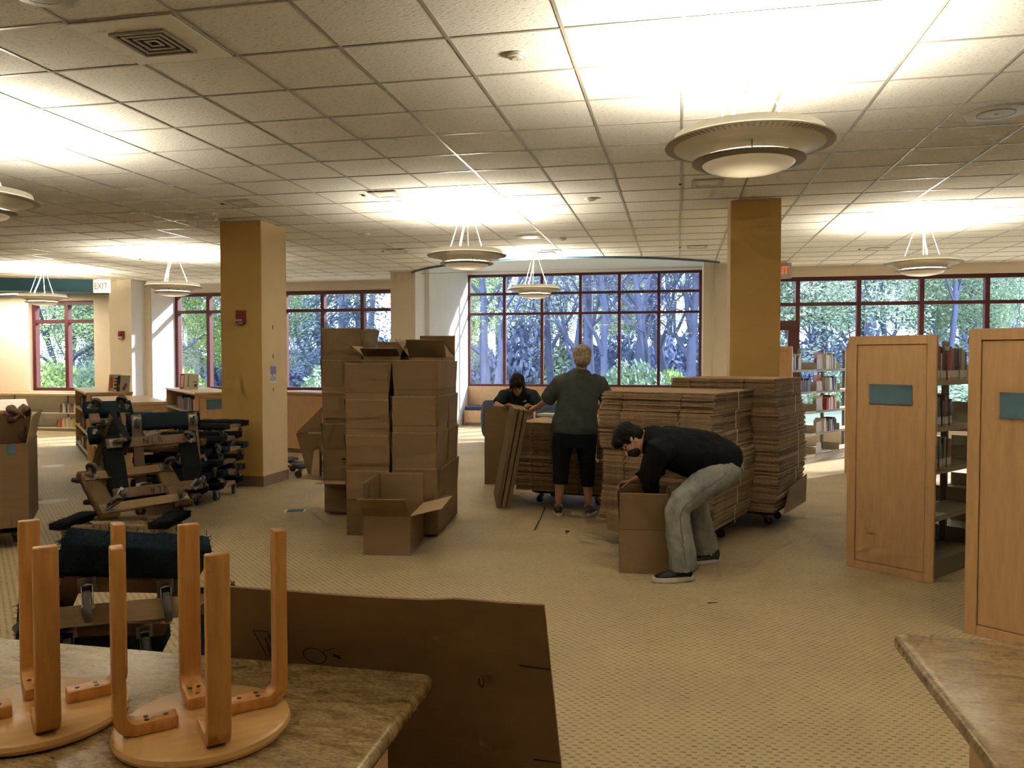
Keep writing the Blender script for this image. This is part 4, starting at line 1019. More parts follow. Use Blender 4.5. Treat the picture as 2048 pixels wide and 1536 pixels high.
o, fr = tall_unit(1.54, 6.27, RZ, 2.7, 'tall maple-ended bookcase with blue-grey sign plate, in full view at right', both=True)
book_row(fr, .03, .62, -.285, 1.425, .27, 1, 'the top shelf of the bookcase between the end panels', G, labels=True, palette=[0, 0, 1, 8, 0, 5, 3, 4, 11], dmax=.23, wmin=.022)
book_row(fr, .03, .36, -.285, 1.091, .24, 2, 'the second shelf of the bookcase between the end panels', G, labels=True, palette=[4, 4, 2, 5, 8, 4], dmax=.21, lean=.12)
book_row(fr, .03, .36, -.285, .787, .25, 3, 'the third shelf of the bookcase between the end panels', G, labels=True, palette=[5, 3, 5, 0, 9, 4, 6], dmax=.21)
q = MB(); q.b(0, .20, 0, .14, 0, .0015); e = q.build('loose_card', M_PAPER); e.matrix_world = fr @ Matrix.Translation((.10, -.27, .4485)); tag(e, 'white card lying on the fourth shelf of the tall bookcase', 'card')
tall_unit(1.90, 4.82, RZ, 2.7, 'tall maple-ended bookcase cut by the right edge of the photo, nearest the camera', both=True)
o, fr3 = tall_unit(2.555, 11.59, RZ, 1.8, 'tall maple-ended bookcase mostly hidden behind the one in full view', sign=False)
RZF = R(58); cF, sF = math.cos(RZF), math.sin(RZF)
px, py = 1.63-.32*sF*1., 12.07+.32*cF
o, fF = tall_unit(px, py, RZF, 2.7, 'tall open bookcase behind the right yellow pillar, seen past the stacks', sign=False, H=1.77)
gF = 'books on the far open bookcase at right'
book_row(fF, .05, .42, -.285, 1.425, .25, 11, 'the top shelf of the far open bookcase, left', gF, palette=[4, 5, 9, 3, 8, 9])
q = MB(); q.b(0, .30, 0, .004, 0, .26); q.cm = 0; e = q.build('display_book', [M_BOOK[0]]); e.matrix_world = fF @ Matrix.Translation((.93, -.24, 1.427)); tag(e, 'red picture book facing out on the top shelf of the far open bookcase', 'book', gF)
q = MB(); q.b(.10, .29, -.001, 0, .15, .23); q.build('title_panel', M_BOOK[3], e)
bookend(fF, .92, -.268, 1.427, 'large bookend in front of the red book on the far open bookcase', w=.26, h=.16)
book_row(fF, 1.28, 1.70, -.285, 1.425, .26, 12, 'the top shelf of the far open bookcase, right', gF, palette=[4, 9, 4, 9, 3], wmin=.03, wmax=.055)
book_row(fF, .05, .75, -.285, 1.091, .22, 13, 'the second shelf of the far open bookcase, left', gF, palette=[2, 4, 5, 11])
q = MB(); q.b(0, .30, 0, .004, 0, .25); e = q.build('display_book', [M_BOOK[1]]); e.matrix_world = fF @ Matrix.Translation((.95, -.22, 1.093)); tag(e, 'orange picture book facing out on the second shelf of the far open bookcase', 'book', gF)
bookend(fF, .92, -.268, 1.093, 'bookend in front of the orange book on the far open bookcase', w=.26, h=.15)
book_row(fF, 1.27, 1.72, -.285, 1.091, .24, 14, 'the second shelf of the far open bookcase, right', gF, palette=[9, 3, 2, 9, 5], lean=.15)
q = MB(); q.b(0, .36, 0, .004, 0, .23); e = q.build('display_book', [M_BOOK[7]]); e.matrix_world = fF @ Matrix.Translation((.95, -.22, .789)); tag(e, 'yellow picture book facing out on the third shelf of the far open bookcase', 'book', gF)
bookend(fF, .92, -.268, .789, 'bookend in front of the yellow book on the far open bookcase', w=.28, h=.19)
book_row(fF, 1.34, 1.72, -.285, .787, .24, 15, 'the third shelf of the far open bookcase, right', gF, palette=[3, 0, 9, 3, 1])
bookend(fF, .94, -.268, .45, 'bookend on the fourth shelf of the far open bookcase', w=.24, h=.16)
book_row(fF, 1.22, 1.72, -.285, .448, .22, 16, 'the fourth shelf of the far open bookcase, right', gF, palette=[4, 9, 5, 9, 3], lean=.2)
bookend(fF, .94, -.268, .13, 'bookend on the bottom shelf of the far open bookcase', w=.24, h=.16)
# ------------------------------------------------------------------ low bookcases
def low_unit(x, y, rz, L, lab, W_=.65, H=1.065, sign=True, levels=(.10, .42, .74)):
    """end panel faces -y of frame at origin edge (front-left corner at origin); runs toward +y ; shelves open on -x side"""
    o = empty('low_bookcase', (x, y, 0), rz, lab, 'bookcase')
    q = MB(); q.b(-.012, W_+.012, -.012, L+.012, H-.035, H); q.build('top', M_MAPLET, o, bevel=.004)
    q = MB(); fw = .055; h = H-.036
    q.b(0, fw, 0, .025, 0, h); q.b(W_-fw, W_, 0, .025, 0, h); q.b(fw, W_-fw, 0, .025, h-fw, h); q.b(fw, W_-fw, 0, .025, 0, fw)
    e = q.build('end_panel', M_MAPLE, o, bevel=.003)
    MB().b(fw+.004, W_-fw-.004, .007, .018, fw+.004, h-fw-.004).build('inset_panel', M_MAPLE, e); MB().b(fw-.003, W_-fw+.003, .016, .023, fw-.003, h-fw+.003).build('groove_shade', M_MAPLED, e)  # dark backing behind the inset stands in for shade in the gap
    MB().b(0, W_, L-.025, L, 0, h).build('end_panel', M_MAPLE, o)
    MB().b(W_/2-.01, W_/2+.01, .026, L-.026, 0, h).build('divider', M_STEEL, o)
    if sign:
        q = MB(); q.b(.17, .49, -.0005, .0068, .80, .955); s_ = q.build('sign_plate', M_BLUEP, o, bevel=.002)
    for z in levels:
        nb = max(1, int(round(L/.9)))
        for k in range(nb):
            y0 = .03+(L-.06)*k/nb; y1 = .03+(L-.06)*(k+1)/nb
            q = MB(); q.b(.01, W_/2-.012, y0, y1-.003, z-.02, z); q.b(.0, .012, y0, y1-.003, z-.03, z+.006); q.build('shelf', M_STEEL, o)
            q = MB(); q.b(.02, W_/2-.02, y1-.008, y1-.004, z, z+.2) if k < nb-1 else q.b(.02, .05, y1-.008, y1-.004, z, z+.05); q.build('shelf_divider', M_STEEL, o)
    MB().b(W_/2+.012, W_-.004, .026, L-.026, 0, .08).build('plinth', M_STEEL, o)
    return o, Matrix.Translation((x, y, 0)) @ Matrix.Rotation(rz, 4, 'Z')
def side_row(fr, L, y0, y1, z, hmax, seed, shelf, grp, **kw):
    # spines toward -x : sub-frame with x' = -y
    f = fr @ Matrix.Translation((.02, L, 0)) @ Matrix.Rotation(-PI/2, 4, 'Z')
    return book_row(f, L-y1, L-y0, 0, z, hmax, seed, shelf, grp, **kw)
A44 = R(44); LG = 'books in the low bookcases at left'
o, fA = low_unit(-6.60, 8.22, A44, 1.95, 'low maple bookcase with blue-grey sign, just behind the leaning dollies')
side_row(fA, 1.95, .10, .55, .74, .20, 21, 'the top shelf behind the leaning dollies', LG)
o, fB = low_unit(-9.00, 10.75, A44, 2.6, 'long low maple bookcase farthest left with display books on top', sign=False)
for k, (z, sd) in enumerate(((.74, 31), (.42, 32), (.10, 33))):
    nm = ['the top', 'the middle', 'the bottom'][k]+' shelf of the farthest-left low bookcase'
    side_row(fB, 2.6, .08, .52, z, .22, sd, nm+', near end', LG, wmax=.05)
    side_row(fB, 2.6, 1.0, 1.5, z, .22, sd+5, nm+', middle', LG, wmax=.05)
o, fC = low_unit(-7.33, 11.07, A44, 2.7, 'low maple bookcase partly hidden behind the left yellow pillar')
for k, (z, sd) in enumerate(((.74, 41), (.42, 42), (.10, 43))):
    nm = ['the top', 'the middle', 'the bottom'][k]+' shelf left of the yellow pillar'
    side_row(fC, 2.7, .06, .85, z, .24, sd, nm+', near end', LG, wmin=.02, wmax=.055)
    side_row(fC, 2.7, .95, 1.7, z, .24, sd+5, nm+', far end', LG, wmin=.02, wmax=.055)
cE = V((-6.54-.65*math.cos(A44), 6.99-.65*math.sin(A44)))
low_unit(cE.x, cE.y, A44, 2.6, 'low maple bookcase with blue-grey sign at the left edge, behind the bulk bin')
# counter behind the tower
o = empty('low_bookcase', (-6.75, 12.55, 0), R(-20), 'plain maple low cabinet between the yellow pillar and the box tower', 'cabinet')
MB().b(-.02, 1.9, -.02, .62, 1.0, 1.035).build('top', M_MAPLET, o, bevel=.004); MB().b(0, 1.88, 0, .60, .07, .998).build('body', M_MAPLE, o, bevel=.003); MB().b(.0, 1.88, .01, .58, 0, .069).build('plinth', M_BASEB, o)
# display books on top of the low bookcases
def facing(fr, x, y, z, w, h, ci, rz, lab, art=None):
    q = MB(); q.b(0, w, 0, .02, 0, h); e = q.build('display_book', [M_BOOK[ci]]); e.matrix_world = fr @ Matrix.Translation((x, y, z+.001)) @ Matrix.Rotation(rz, 4, 'Z') @ Matrix.Rotation(R(-8), 4, 'X')
    tag(e, lab, 'book', 'books standing on top of the low bookcases')
    if art is not None:
        q = MB()
        for a in art[1]: q.b(a[0]*w, a[1]*w, -.001, -.0002, a[2]*h, a[3]*h)
        q.build('cover_picture', M_BOOK[art[0]], e)
    return e
bx = V((-9.0, 10.75)); dB = V((-math.sin(A44), math.cos(A44)))
facing(fB, .36, .62, 1.065, .19, .27, 3, R(-40), 'cream book with red shape standing farthest left on the long low bookcase', (1, [(.1, .5, .15, .85)]))
facing(fB, .40, .38, 1.065, .20, .26, 9, R(-40), 'white book with rows of dark marks on the long low bookcase', (4, [(.1, .5, .75, .85), (.1, .5, .55, .65), (.1, .5, .35, .45), (.1, .5, .12, .22), (.75, .95, .2, .32)]))
facing(fB, .44, .20, 1.065, .13, .25, 4, R(-40), 'black book with orange spot on the long low bookcase', (1, [(.2, .8, .25, .45)]))
facing(fB, .47, .06, 1.065, .16, .26, 3, R(-40), 'cream book with a dark figure at the near end of the long low bookcase', (8, [(.45, .75, .3, .5), (.3, .6, .1, .3)]))
fC2 = fC
facing(fC, .12, 2.05, 1.065, .16, .26, 0, R(-35), 'red-patterned book standing on the low bookcase left of the pillar', (9, [(.1, .4, .1, .9), (.6, .8, .3, .9)]))
facing(fC, .16, 1.86, 1.065, .15, .27, 9, R(-35), 'white book with green stripe on the low bookcase left of the pillar', (6, [(.4, .65, .1, .9)]))
facing(fC, .20, 1.66, 1.065, .16, .255, 3, R(-35), 'cream book with dark marks nearest the pillar on the low bookcase', (4, [(.5, .9, .45, .52), (.6, .9, .15, .35)]))
# wall shelf under the far left window
o = empty('wall_bookshelf', (-14.6, 15.06, 0), 0, 'low white bookshelf along the wall under the far left window', 'bookcase')
MB().b(-1.6, 2.55, -.02, .37, .79, .83).build('top', M_MAPLET, o, bevel=.004)
for z in (.08, .41):
    MB().b(-1.6, 2.55, .0, .36, z-.02, z).build('shelf', M_WTRIM, o)
MB().b(-1.6, 2.55, .015, .36, 0, .058).build('plinth', M_STEEL, o); MB().b(-1.6, 2.55, .365, .385, 0, .788).build('back', M_WTRIM, o)
for x in (-1.6, -.2, 1.2, 2.53): MB().b(x, x+.02, .35, .364, .082, .786).build('upright', M_STEELD, o)
fW = Matrix.Translation((-14.6, 15.06, 0)); WG = 'books on the wall shelf under the far left window'
book_row(fW, 1.30, 1.95, .02, .41, .23, 51, 'the upper wall shelf under the far left window', WG, palette=[9, 4, 9, 11, 5, 3], lean=.18, wmin=.02, wmax=.06)
book_row(fW, 1.24, 1.75, .02, .08, .24, 52, 'the lower wall shelf under the far left window', WG, palette=[9, 7, 9, 1, 9, 3], wmin=.03, wmax=.06)
bookend(fW, 2.0, .04, .41, 'grey bookend on the upper wall shelf under the far left window', M_BOOK[5], h=.24, w=.2)
bookend(fW, 1.80, .04, .08, 'grey bookend on the lower wall shelf under the far left window', M_BOOK[5], h=.22, w=.24)
# ------------------------------------------------------------------ blue armchairs by the bay
def armchair():
    o = empty('armchair')
    q = MB(); pts = []
    for k in range(15): a = R(180*k/14); pts.append((.37*math.cos(a), .10+.36*math.sin(a)))
    rings = []
    for (x, y) in [(.37, -.28)]+pts+[(-.37, -.28)]: rings.append(((x, y, .44+.10*max(0, y)), .31+.08*max(0, y), .07, (0, 0, 1)))
    q.loft(rings, side=(0, 0, 1), n=16); q.build('back_and_arms', M_CHAIRB, o, smooth=50)
    MB().b(-.29, .29, -.30, .30, .24, .42).build('seat', M_CHAIRB, o, bevel=.05, segs=3, smooth=40)
    for x in (-.27, .27):
        for y in (-.24, .28): MB().tube([(x, y, .24), (x*1.05, y*1.05, 0.001)], [.02, .014]).build('leg', M_MAPLED, o)
    return o
a1 = armchair(); a1.location = (-3.16, 14.65, 0); a1.rotation_euler = (0, 0, R(165)); tag(a1, 'blue armchair behind the dark-haired person', 'chair', 'blue armchairs near the bay')
a2 = copy_tree(a1); a2.location = (-2.02, 14.1, 0); a2.rotation_euler = (0, 0, R(200)); tag(a2, 'blue armchair between the two women, half hidden')
# ------------------------------------------------------------------ people
def hand(q, wrist, dirv, palm_n, s=1., curl=50, thumb_side=1, spread=.10, curl2=None):
    """palm + five fingers; palm_n points out of the palm; fingers curl toward palm_n"""
    w = V(wrist); d = V(dirv).normalized(); n = V(palm_n); n = (n-d*n.dot(d)).normalized(); x = d.cross(n)*thumb_side  # x toward thumb
    P = lambda a, b, c: w+x*a*s+d*b*s+n*c*s
    q.loft([(P(0, -.01, 0), .024*s, .018*s), (P(0, .03, 0), .036*s, .016*s), (P(0, .07, 0), .042*s, .015*s), (P(0, .092, .002), .040*s, .012*s)], side=tuple(x), n=14)
    for k, (off, ln, r) in enumerate(((.031, .070, .0088), (.011, .080, .0092), (-.010, .074, .0088), (-.029, .058, .0078))):
        b = P(off, .085, .0); ang = R(curl*(.55+.1*k)); dv = (d*math.cos(ang)+n*math.sin(ang)+x*(off*spread*8)).normalized()
        p1 = b+dv*ln*.45*s; a2 = ang+R(curl if curl2 is None else curl2); dv2 = d*math.cos(a2)+n*math.sin(a2); p2 = p1+dv2*ln*.32*s
        a3 = a2+R(curl*.6); dv3 = d*math.cos(a3)+n*math.sin(a3); p3 = p2+dv3*ln*.25*s
        q.cap(b, p1, r*1.08*s, r*s, 8); q.cap(p1, p2, r*s, r*.93*s, 8); q.cap(p2, p3, r*.93*s, r*.8*s, 8)
    t0 = P(.026, .02, .004); t1 = P(.052, .048, .018); t2 = P(.052, .078, .032); t3 = P(.044, .100, .040)
    q.cap(t0, t1, .013*s, .0115*s, 8); q.cap(t1, t2, .011*s, .0098*s, 8); q.cap(t2, t3, .0098*s, .008*s, 8)
def head(q, c, up, face, s=1.):
    """skull, jaw, nose, lips, ears ; c = centre of the skull"""
    u_ = V(up).normalized(); f = V(face); f = (f-u_*f.dot(u_)).normalized(); x = f.cross(u_)
    m = Matrix((x, f, u_)).transposed().to_4x4(); m.translation = V(c); keep = q.M; q.M = keep @ m
    q.ell((0, -.012*s, .03*s), (.076*s, .094*s, .086*s)); q.ell((0, .012*s, -.025*s), (.066*s, .078*s, .085*s)); q.ell((0, .045*s, -.085*s), (.040*s, .038*s, .030*s))
    q.ell((0, .03*s, -.06*s), (.055*s, .05*s, .05*s)); q.cap((0, .088*s, .012*s), (0, .108*s, -.022*s), .009*s, .0135*s, 8); q.ell((0, .086*s, -.055*s), (.022*s, .008*s, .009*s), n=10)
    for k in (-1, 1):
        q.ell((k*.078*s, -.006*s, -.012*s), (.011*s, .022*s, .033*s), n=10); q.ell((k*.030*s, .080*s, .022*s), (.018*s, .010*s, .006*s), n=8)
    q.M = keep
    return m
def hm(c, up, face):
    u_ = V(up).normalized(); f = V(face); f = (f-u_*f.dot(u_)).normalized(); x = f.cross(u_)
    m = Matrix((x, f, u_)).transposed().to_4x4(); m.translation = V(c); return m
def eyes(m, par):
    for k in (-1, 1):
        q = MB(); q.M = m; q.ell((k*.030, .0845, .008), (.011, .006, .0065), n=10); q.build('eye', M_EYE, par, smooth=60)
        q = MB(); q.M = m; q.bar((k*.016, .089, .027), (k*.046, .083, .029), .006, .006); q.build('eyebrow', M_HAIRD, par)
def shoe(heel, toe, mu, ms, par, w=.050, h=.075):
    h_, t_ = V(heel), V(toe); d = (t_-h_); d.z = 0; d.normalize(); s_ = V((d.y, -d.x, 0)); z0 = 0
    L = (t_-h_).length
    q = MB(); P = lambda a, b, c: h_+d*a*L+s_*b+V((0, 0, c))
    q.loft([(P(-.02, 0, .062), .034, .045), (P(.10, 0, .066), .041, .052), (P(.30, 0, .060), .041, .046), (P(.52, 0, .046), .045, .033), (P(.78, .002, .036), .046, .024), (P(.96, .002, .028), .034, .016)], side=tuple(s_), n=16)
    q.cap(P(.06, 0, .07), P(.22, 0, .085), .036, .036)
    blob('shoe', q, mu, par, vox=.006, smooth=4)
    q = MB(); n = 26; out = []
    for k in range(n):
        a = 2*PI*k/n; r = w*(1+.06*math.cos(a)); out.append(P(.48, 0, 0)+d*(math.cos(a)*L*.575)+s_*(math.sin(a)*r*(1.0-.18*max(0, -math.cos(a)))))
    b0 = [q.pv((p.x, p.y, h_.z+.001)) for p in out]; b1 = [q.pv((p.x, p.y, h_.z+.036)) for p in out]; q.face(b0[::-1]); q.face(b1)
    for k in range(n): q.face((b0[k], b0[(k+1) % n], b1[(k+1) % n], b1[k]))
    q.build('sole', ms, par, bevel=.005, smooth=50)
RZP = R(11.76)
# ---- woman standing with her back to the camera
H0 = V((-1.02, 7.95, 0))
q = MB()
hc, hu, hf = V((.085, .035, 1.60)), (0, .12, 1), (.04, 1, -.25)
head(q, hc, hu, hf, .97)
q.loft([((.07, .0, 1.40), .065, .06), ((.078, .008, 1.47), .056, .058), ((.083, .02, 1.55), .055, .058)])
q.loft([((.01, 0, .84), .19, .13), ((.02, 0, 1.0), .18, .13), ((.04, 0, 1.2), .175, .12), ((.06, 0, 1.36), .17, .09), ((.068, 0, 1.43), .08, .06)], n=18)
q.cap((-.10, .02, 1.36), (-.255, .14, 1.165), .052, .045); q.cap((-.255, .14, 1.165), (-.36, .38, 1.075), .043, .028)
hand(q, (-.37, .40, 1.073), (-.35, .9, -.15), (.1, -.05, -1), .95, 40, thumb_side=1)
q.cap((.245, .02, 1.35), (.355, .13, 1.16), .052, .045); q.cap((.355, .13, 1.16), (.27, .38, 1.06), .043, .028)
hand(q, (.265, .40, 1.055), (-.25, .95, -.2), (-.1, -.05, -1), .95, 35, thumb_side=-1)
for hip, kn, an, toe in (((-.10, 0, .88), (-.13, .02, .49), (-.15, .03, .085), (-.155, .16, .03)), ((.12, 0, .88), (.135, .02, .48), (.155, .03, .085), (.21, .15, .03))):
    q.cap(hip, kn, .088, .056); q.loft([(kn, .056, .058), (V(kn)*.7+V(an)*.3, .054, .058), (V(kn)*.3+V(an)*.7, .042, .045), (an, .034, .038)]); q.cap(an, V(an)*.6+V(toe)*.4, .032, .022)
WB = blob('person', q, M_SKIN, vox=.0055, smooth=2); WB.location = H0; WB.rotation_euler = (0, 0, RZP)
tag(WB, 'grey-haired person in charcoal tee and black capris standing with back to camera', 'person')
q = MB()
q.loft([((.010, 0, .838), .238, .168), ((.012, 0, .90), .242, .178), ((.022, 0, 1.02), .218, .165), ((.038, .0, 1.16), .205, .155), ((.052, .005, 1.30), .208, .135), ((.06, .008, 1.38), .19, .105), ((.068, .008, 1.44), .125, .075), ((.075, .010, 1.485), .075, .066)], n=28)
q.loft([((-.06, .01, 1.36), .09, .09), ((-.13, .03, 1.335), .097, .095), ((-.20, .085, 1.255), .090, .085), ((-.262, .14, 1.165), .082, .078)], side=(0, 1, 0), n=18)
q.loft([((.18, .01, 1.36), .09, .09), ((.25, .03, 1.33), .097, .095), ((.31, .085, 1.245), .090, .085), ((.36, .13, 1.155), .082, .078)], side=(0, 1, 0), n=18)
blob('tee_shirt', q, M_TEE, WB, vox=.009, smooth=5, disp=.018, dscale=.09)
q = MB(); q.loft([((.012, 0, .70), .20, .145), ((.012, 0, .80), .228, .165), ((.012, 0, .92), .215, .155)], n=26)
q.loft([((-.105, 0, .80), .115, .14), ((-.120, .01, .66), .103, .115), ((-.128, .015, .50), .084, .088), ((-.130, .02, .325), .074, .078)], n=18)
q.loft([((.125, 0, .80), .115, .14), ((.130, .01, .66), .100, .115), ((.138, .015, .50), .080, .088), ((.146, .02, .300), .066, .074)], n=18)
blob('capri_trousers', q, M_BLACKP, WB, vox=.009, smooth=4, disp=.012, dscale=.10)
q = MB(); q.M = hm(hc, hu, hf); q.ell((0, -.022, .035), (.096, .106, .098)); q.ell((0, -.060, -.03), (.086, .064, .078)); q.ell((.06, -.01, .02), (.03, .06, .06)); q.ell((-.06, -.01, .02), (.03, .06, .06)); q.ell((0, .045, .085), (.06, .05, .03))
blob('hair', q, M_HAIRG, WB, vox=.006, smooth=3, disp=.018, dscale=.022)
eyes(hm(hc, hu, hf), WB)
shoe((-.152, -.035, .0), (-.16, .215, .0), M_SHOEG, M_SOLE, WB); shoe((.14, -.035, .0), (.235, .195, .0), M_SHOEG, M_SOLE, WB)
for x, y in ((-.15, .03), (.155, .03)):
    q = MB(); q.loft([((x, y, .07), .042, .046), ((x, y, .115), .040, .043)]); q.build('sock', M_SOCK, WB, smooth=60)
# ---- man bending into the box
H1 = V((.16, 6.01, 0))
q = MB()
hc, hu, hf = V((-.512, -.02, .992)), (-.92, 0, .36), (-.36, -.10, -.93)
head(q, hc, hu, hf, 1.02)
q.loft([((-.36, 0, 1.005), .062, .066), ((-.43, -.005, 1.005), .058, .06), ((-.47, -.012, .995), .056, .058)], side=(0, 1, 0))
q.loft([((.20, 0, .84), .15, .12), ((.05, 0, .90), .15, .115), ((-.15, 0, .96), .165, .12), ((-.30, 0, .985), .16, .105), ((-.37, 0, 1.0), .09, .07)], side=(0, 1, 0), n=18)
q.cap((-.335, -.165, .93), (-.375, -.10, .75), .046, .042); q.cap((-.375, -.10, .75), (-.32, .06, .54), .044, .030); hand(q, (-.315, .075, .52), (.1, .35, -.9), (.5, .4, .3), 1., 40, thumb_side=1)
q.cap((-.33, .17, .95), (-.235, .27, .745), .046, .042); q.cap((-.235, .27, .745), (-.44, .22, .655), .044, .030); hand(q, (-.462, .213, .648), (-.97, -.08, -.18), (.0, -.35, -1), 1., 46, thumb_side=1)
for hip, kn, an, heel, toe in (((.12, -.10, .83), (-.20, -.20, .545), (-.155, -.21, .095), (-.12, -.21, .03), (-.34, -.245, .03)), ((.14, .10, .83), (.02, .19, .475), (.135, .27, .095), (.20, .285, .04), (.02, .22, .03))):
    q.cap(hip, kn, .095, .062); q.loft([(kn, .060, .062), (V(kn)*.65+V(an)*.35, .058, .06), (an, .036, .04)], side=(0, 1, 0)); q.cap(heel, V(heel)*.55+V(toe)*.45, .022, .018)
MBd = blob('person', q, M_SKIN, vox=.0055, smooth=2); MBd.location = H1; MBd.rotation_euler = (0, 0, RZP)
tag(MBd, 'bending person in black sweatshirt, black mask and pale jeans reaching into a box', 'person')
q = MB()
q.loft([((.262, 0, .818), .195, .118), ((.20, 0, .838), .205, .145), ((.06, 0, .872), .205, .178), ((-.08, 0, .895), .205, .185), ((-.20, 0, .930), .205, .165), ((-.31, 0, .970), .19, .125), ((-.375, -.003, .992), .128, .098), ((-.425, -.006, 1.0), .082, .078)], side=(0, 1, 0), n=28)
q.loft([((-.26, -.14, .955), .11, .095), ((-.335, -.195, .93), .100, .088), ((-.368, -.155, .83), .086, .080), ((-.380, -.10, .735), .078, .074)], side=(1, 0, 0), n=18)
q.loft([((-.380, -.11, .765), .078, .074), ((-.365, -.02, .655), .066, .062), ((-.322, .055, .545), .046, .044)], side=(1, 0, 0), n=16)
q.loft([((-.26, .14, .965), .11, .095), ((-.32, .195, .93), .098, .086), ((-.27, .25, .82), .084, .078), ((-.232, .27, .735), .074, .070)], side=(1, 0, 0), n=18)
q.loft([((-.23, .27, .75), .070, .068), ((-.34, .245, .70), .058, .056), ((-.415, .226, .664), .044, .043)], side=(0, 0, 1), n=16)
blob('sweatshirt', q, M_SWEAT, MBd, vox=.009, smooth=5, disp=.022, dscale=.10)
q = MB()
q.loft([((.265, 0, .885), .165, .07), ((.215, 0, .825), .185, .13), ((.14, 0, .775), .18, .135), ((.06, 0, .745), .15, .10)], side=(0, 1, 0), n=26)
q.cap((.19, -.09, .79), (.19, .09, .79), .118, .118); q.ell((.12, 0, .80), (.13, .19, .12))
q.loft([((.19, -.10, .80), .112, .124), ((.06, -.135, .72), .110, .120), ((-.07, -.17, .63), .100, .106), ((-.175, -.195, .555), .092, .094), ((-.205, -.20, .50), .088, .090), ((-.19, -.205, .35), .088, .094), ((-.165, -.21, .20), .090, .098), ((-.155, -.21, .075), .092, .104)], side=(0, 1, 0), n=20)
q.loft([((.18, .10, .79), .108, .118), ((.10, .145, .66), .102, .108), ((.035, .18, .53), .088, .092), ((.03, .195, .45), .088, .092), ((.075, .23, .28), .087, .095), ((.118, .26, .10), .088, .102)], side=(0, 1, 0), n=20)
blob('jeans', q, M_JEAN, MBd, vox=.0085, smooth=4, disp=.016, dscale=.07)
JE = [c for c in MBd.children if c.name.startswith('jeans')][0]
def seam(pts, off=(0, -.25, 0)):
    out = []
    for p in pts:
        ok, loc, nrm, i_ = JE.closest_point_on_mesh(V(p)+V(off))
        if ok: out.append(loc+nrm*.0006)
    return out
def dense(pts, n=10):
    return [V(a).lerp(V(b), k/n) for a, b in zip(pts, pts[1:]) for k in range(n)]+[V(pts[-1])]
q = MB(); q.tube(seam(dense([(.17, -.10, .80), (.06, -.135, .72), (-.07, -.17, .63), (-.165, -.195, .55), (-.19, -.20, .48), (-.18, -.205, .35), (-.16, -.21, .20), (-.15, -.21, .09)])), .0022, n=5); q.build('side_seam', M_JEANS, JE)
q = MB(); q.tube(seam(dense([(.215, -.12, .84), (.27, -.09, .80), (.262, -.06, .72), (.20, -.10, .74), (.215, -.12, .84)], 6), (.12, -.14, 0)), .0018, n=5); q.build('back_pocket', M_JEANS, JE)
M_ = hm(hc, hu, hf)
q = MB(); q.M = M_; q.ell((0, -.018, .045), (.088, .102, .090)); q.ell((0, -.055, -.01), (.078, .062, .075)); q.ell((0, .055, .085), (.07, .045, .04)); q.ell((.072, -.03, -.005), (.018, .045, .04)); q.ell((-.072, -.03, -.005), (.018, .045, .04))
blob('hair', q, M_HAIRD, MBd, vox=.006, smooth=3, disp=.018, dscale=.03)
q = MB(); q.M = M_; q.ell((0, .062, -.055), (.060, .052, .052)); q.ell((0, .09, -.03), (.022, .032, .022)); blob('face_mask', q, M_MASK, MBd, vox=.005, smooth=3)
q = MB(); q.M = M_
for k in (-1, 1): q.tube([(k*.062, .06, -.035), (k*.082, .02, -.008), (k*.088, -.015, .018)], .0022, n=6); q.tube([(k*.06, .05, -.085), (k*.08, .005, -.05), (k*.086, -.018, -.035)], .0022, n=6)
q.build('mask_strap', M_SOCK, MBd)
eyes(M_, MBd)
shoe((-.105, -.205, 0), (-.375, -.25, 0), M_SHOEB, M_SOLE, MBd, .054); shoe((.215, .29, 0), (-.045, .215, 0), M_SHOEB, M_SOLE, MBd)
for x, y, z in ((-.145, -.21, .085), (.145, .275, .085)):
    q = MB(); q.loft([((x, y, z-.02), .042, .046), ((x, y, z+.035), .040, .044)]); q.build('sock', M_SOCK, MBd, smooth=60)
# ---- dark-haired person behind the upright board
H2 = V((-2.01, 10.05, 0))
q = MB()
hc, hu, hf = V((-.012, -.215, 1.275)), (0, -.80, .60), (0, -.62, -.78)
head(q, hc, hu, hf, .98)
q.loft([((-.01, -.06, 1.14), .06, .06), ((-.012, -.13, 1.20), .054, .055), ((-.012, -.17, 1.25), .05, .052)])
q.loft([((0, .30, .80), .165, .12), ((0, .22, .93), .16, .12), ((0, .08, 1.06), .17, .12), ((-.005, -.02, 1.13), .16, .09), ((-.01, -.08, 1.17), .08, .06)], n=18)
q.cap((-.19, -.02, 1.13), (-.275, -.12, 1.0), .048, .042); q.cap((-.275, -.12, 1.0), (-.17, -.235, .975), .040, .027); hand(q, (-.165, -.245, .985), (.45, -.35, .25), (-.15, -.55, -1), .95, 60, thumb_side=-1)
q.cap((.19, -.02, 1.13), (.27, -.10, .98), .048, .042); q.cap((.27, -.10, .98), (.16, -.215, .965), .040, .027); hand(q, (.15, -.235, .975), (-.3, -.35, .25), (.15, -.55, -1), .95, 60, thumb_side=1)
for sx in (-1, 1): q.cap((sx*.09, .32, .82), (sx*.10, .22, .45), .088, .056); q.cap((sx*.10, .22, .45), (sx*.105, .30, .08), .052, .036); q.cap((sx*.105, .30, .06), (sx*.11, .17, .03), .034, .026)
QB = blob('person', q, M_SKIN2, vox=.0055, smooth=2); QB.location = H2; QB.rotation_euler = (0, 0, RZP)
tag(QB, 'dark-haired person in dark polo with head bowed, leaning over an upright flattened box', 'person')
q = MB(); q.loft([((0, .31, .76), .19, .145), ((0, .23, .92), .185, .15), ((0, .10, 1.05), .215, .15), ((-.003, .0, 1.13), .215, .118), ((-.008, -.06, 1.175), .12, .085), ((-.01, -.10, 1.205), .07, .066)], n=26)
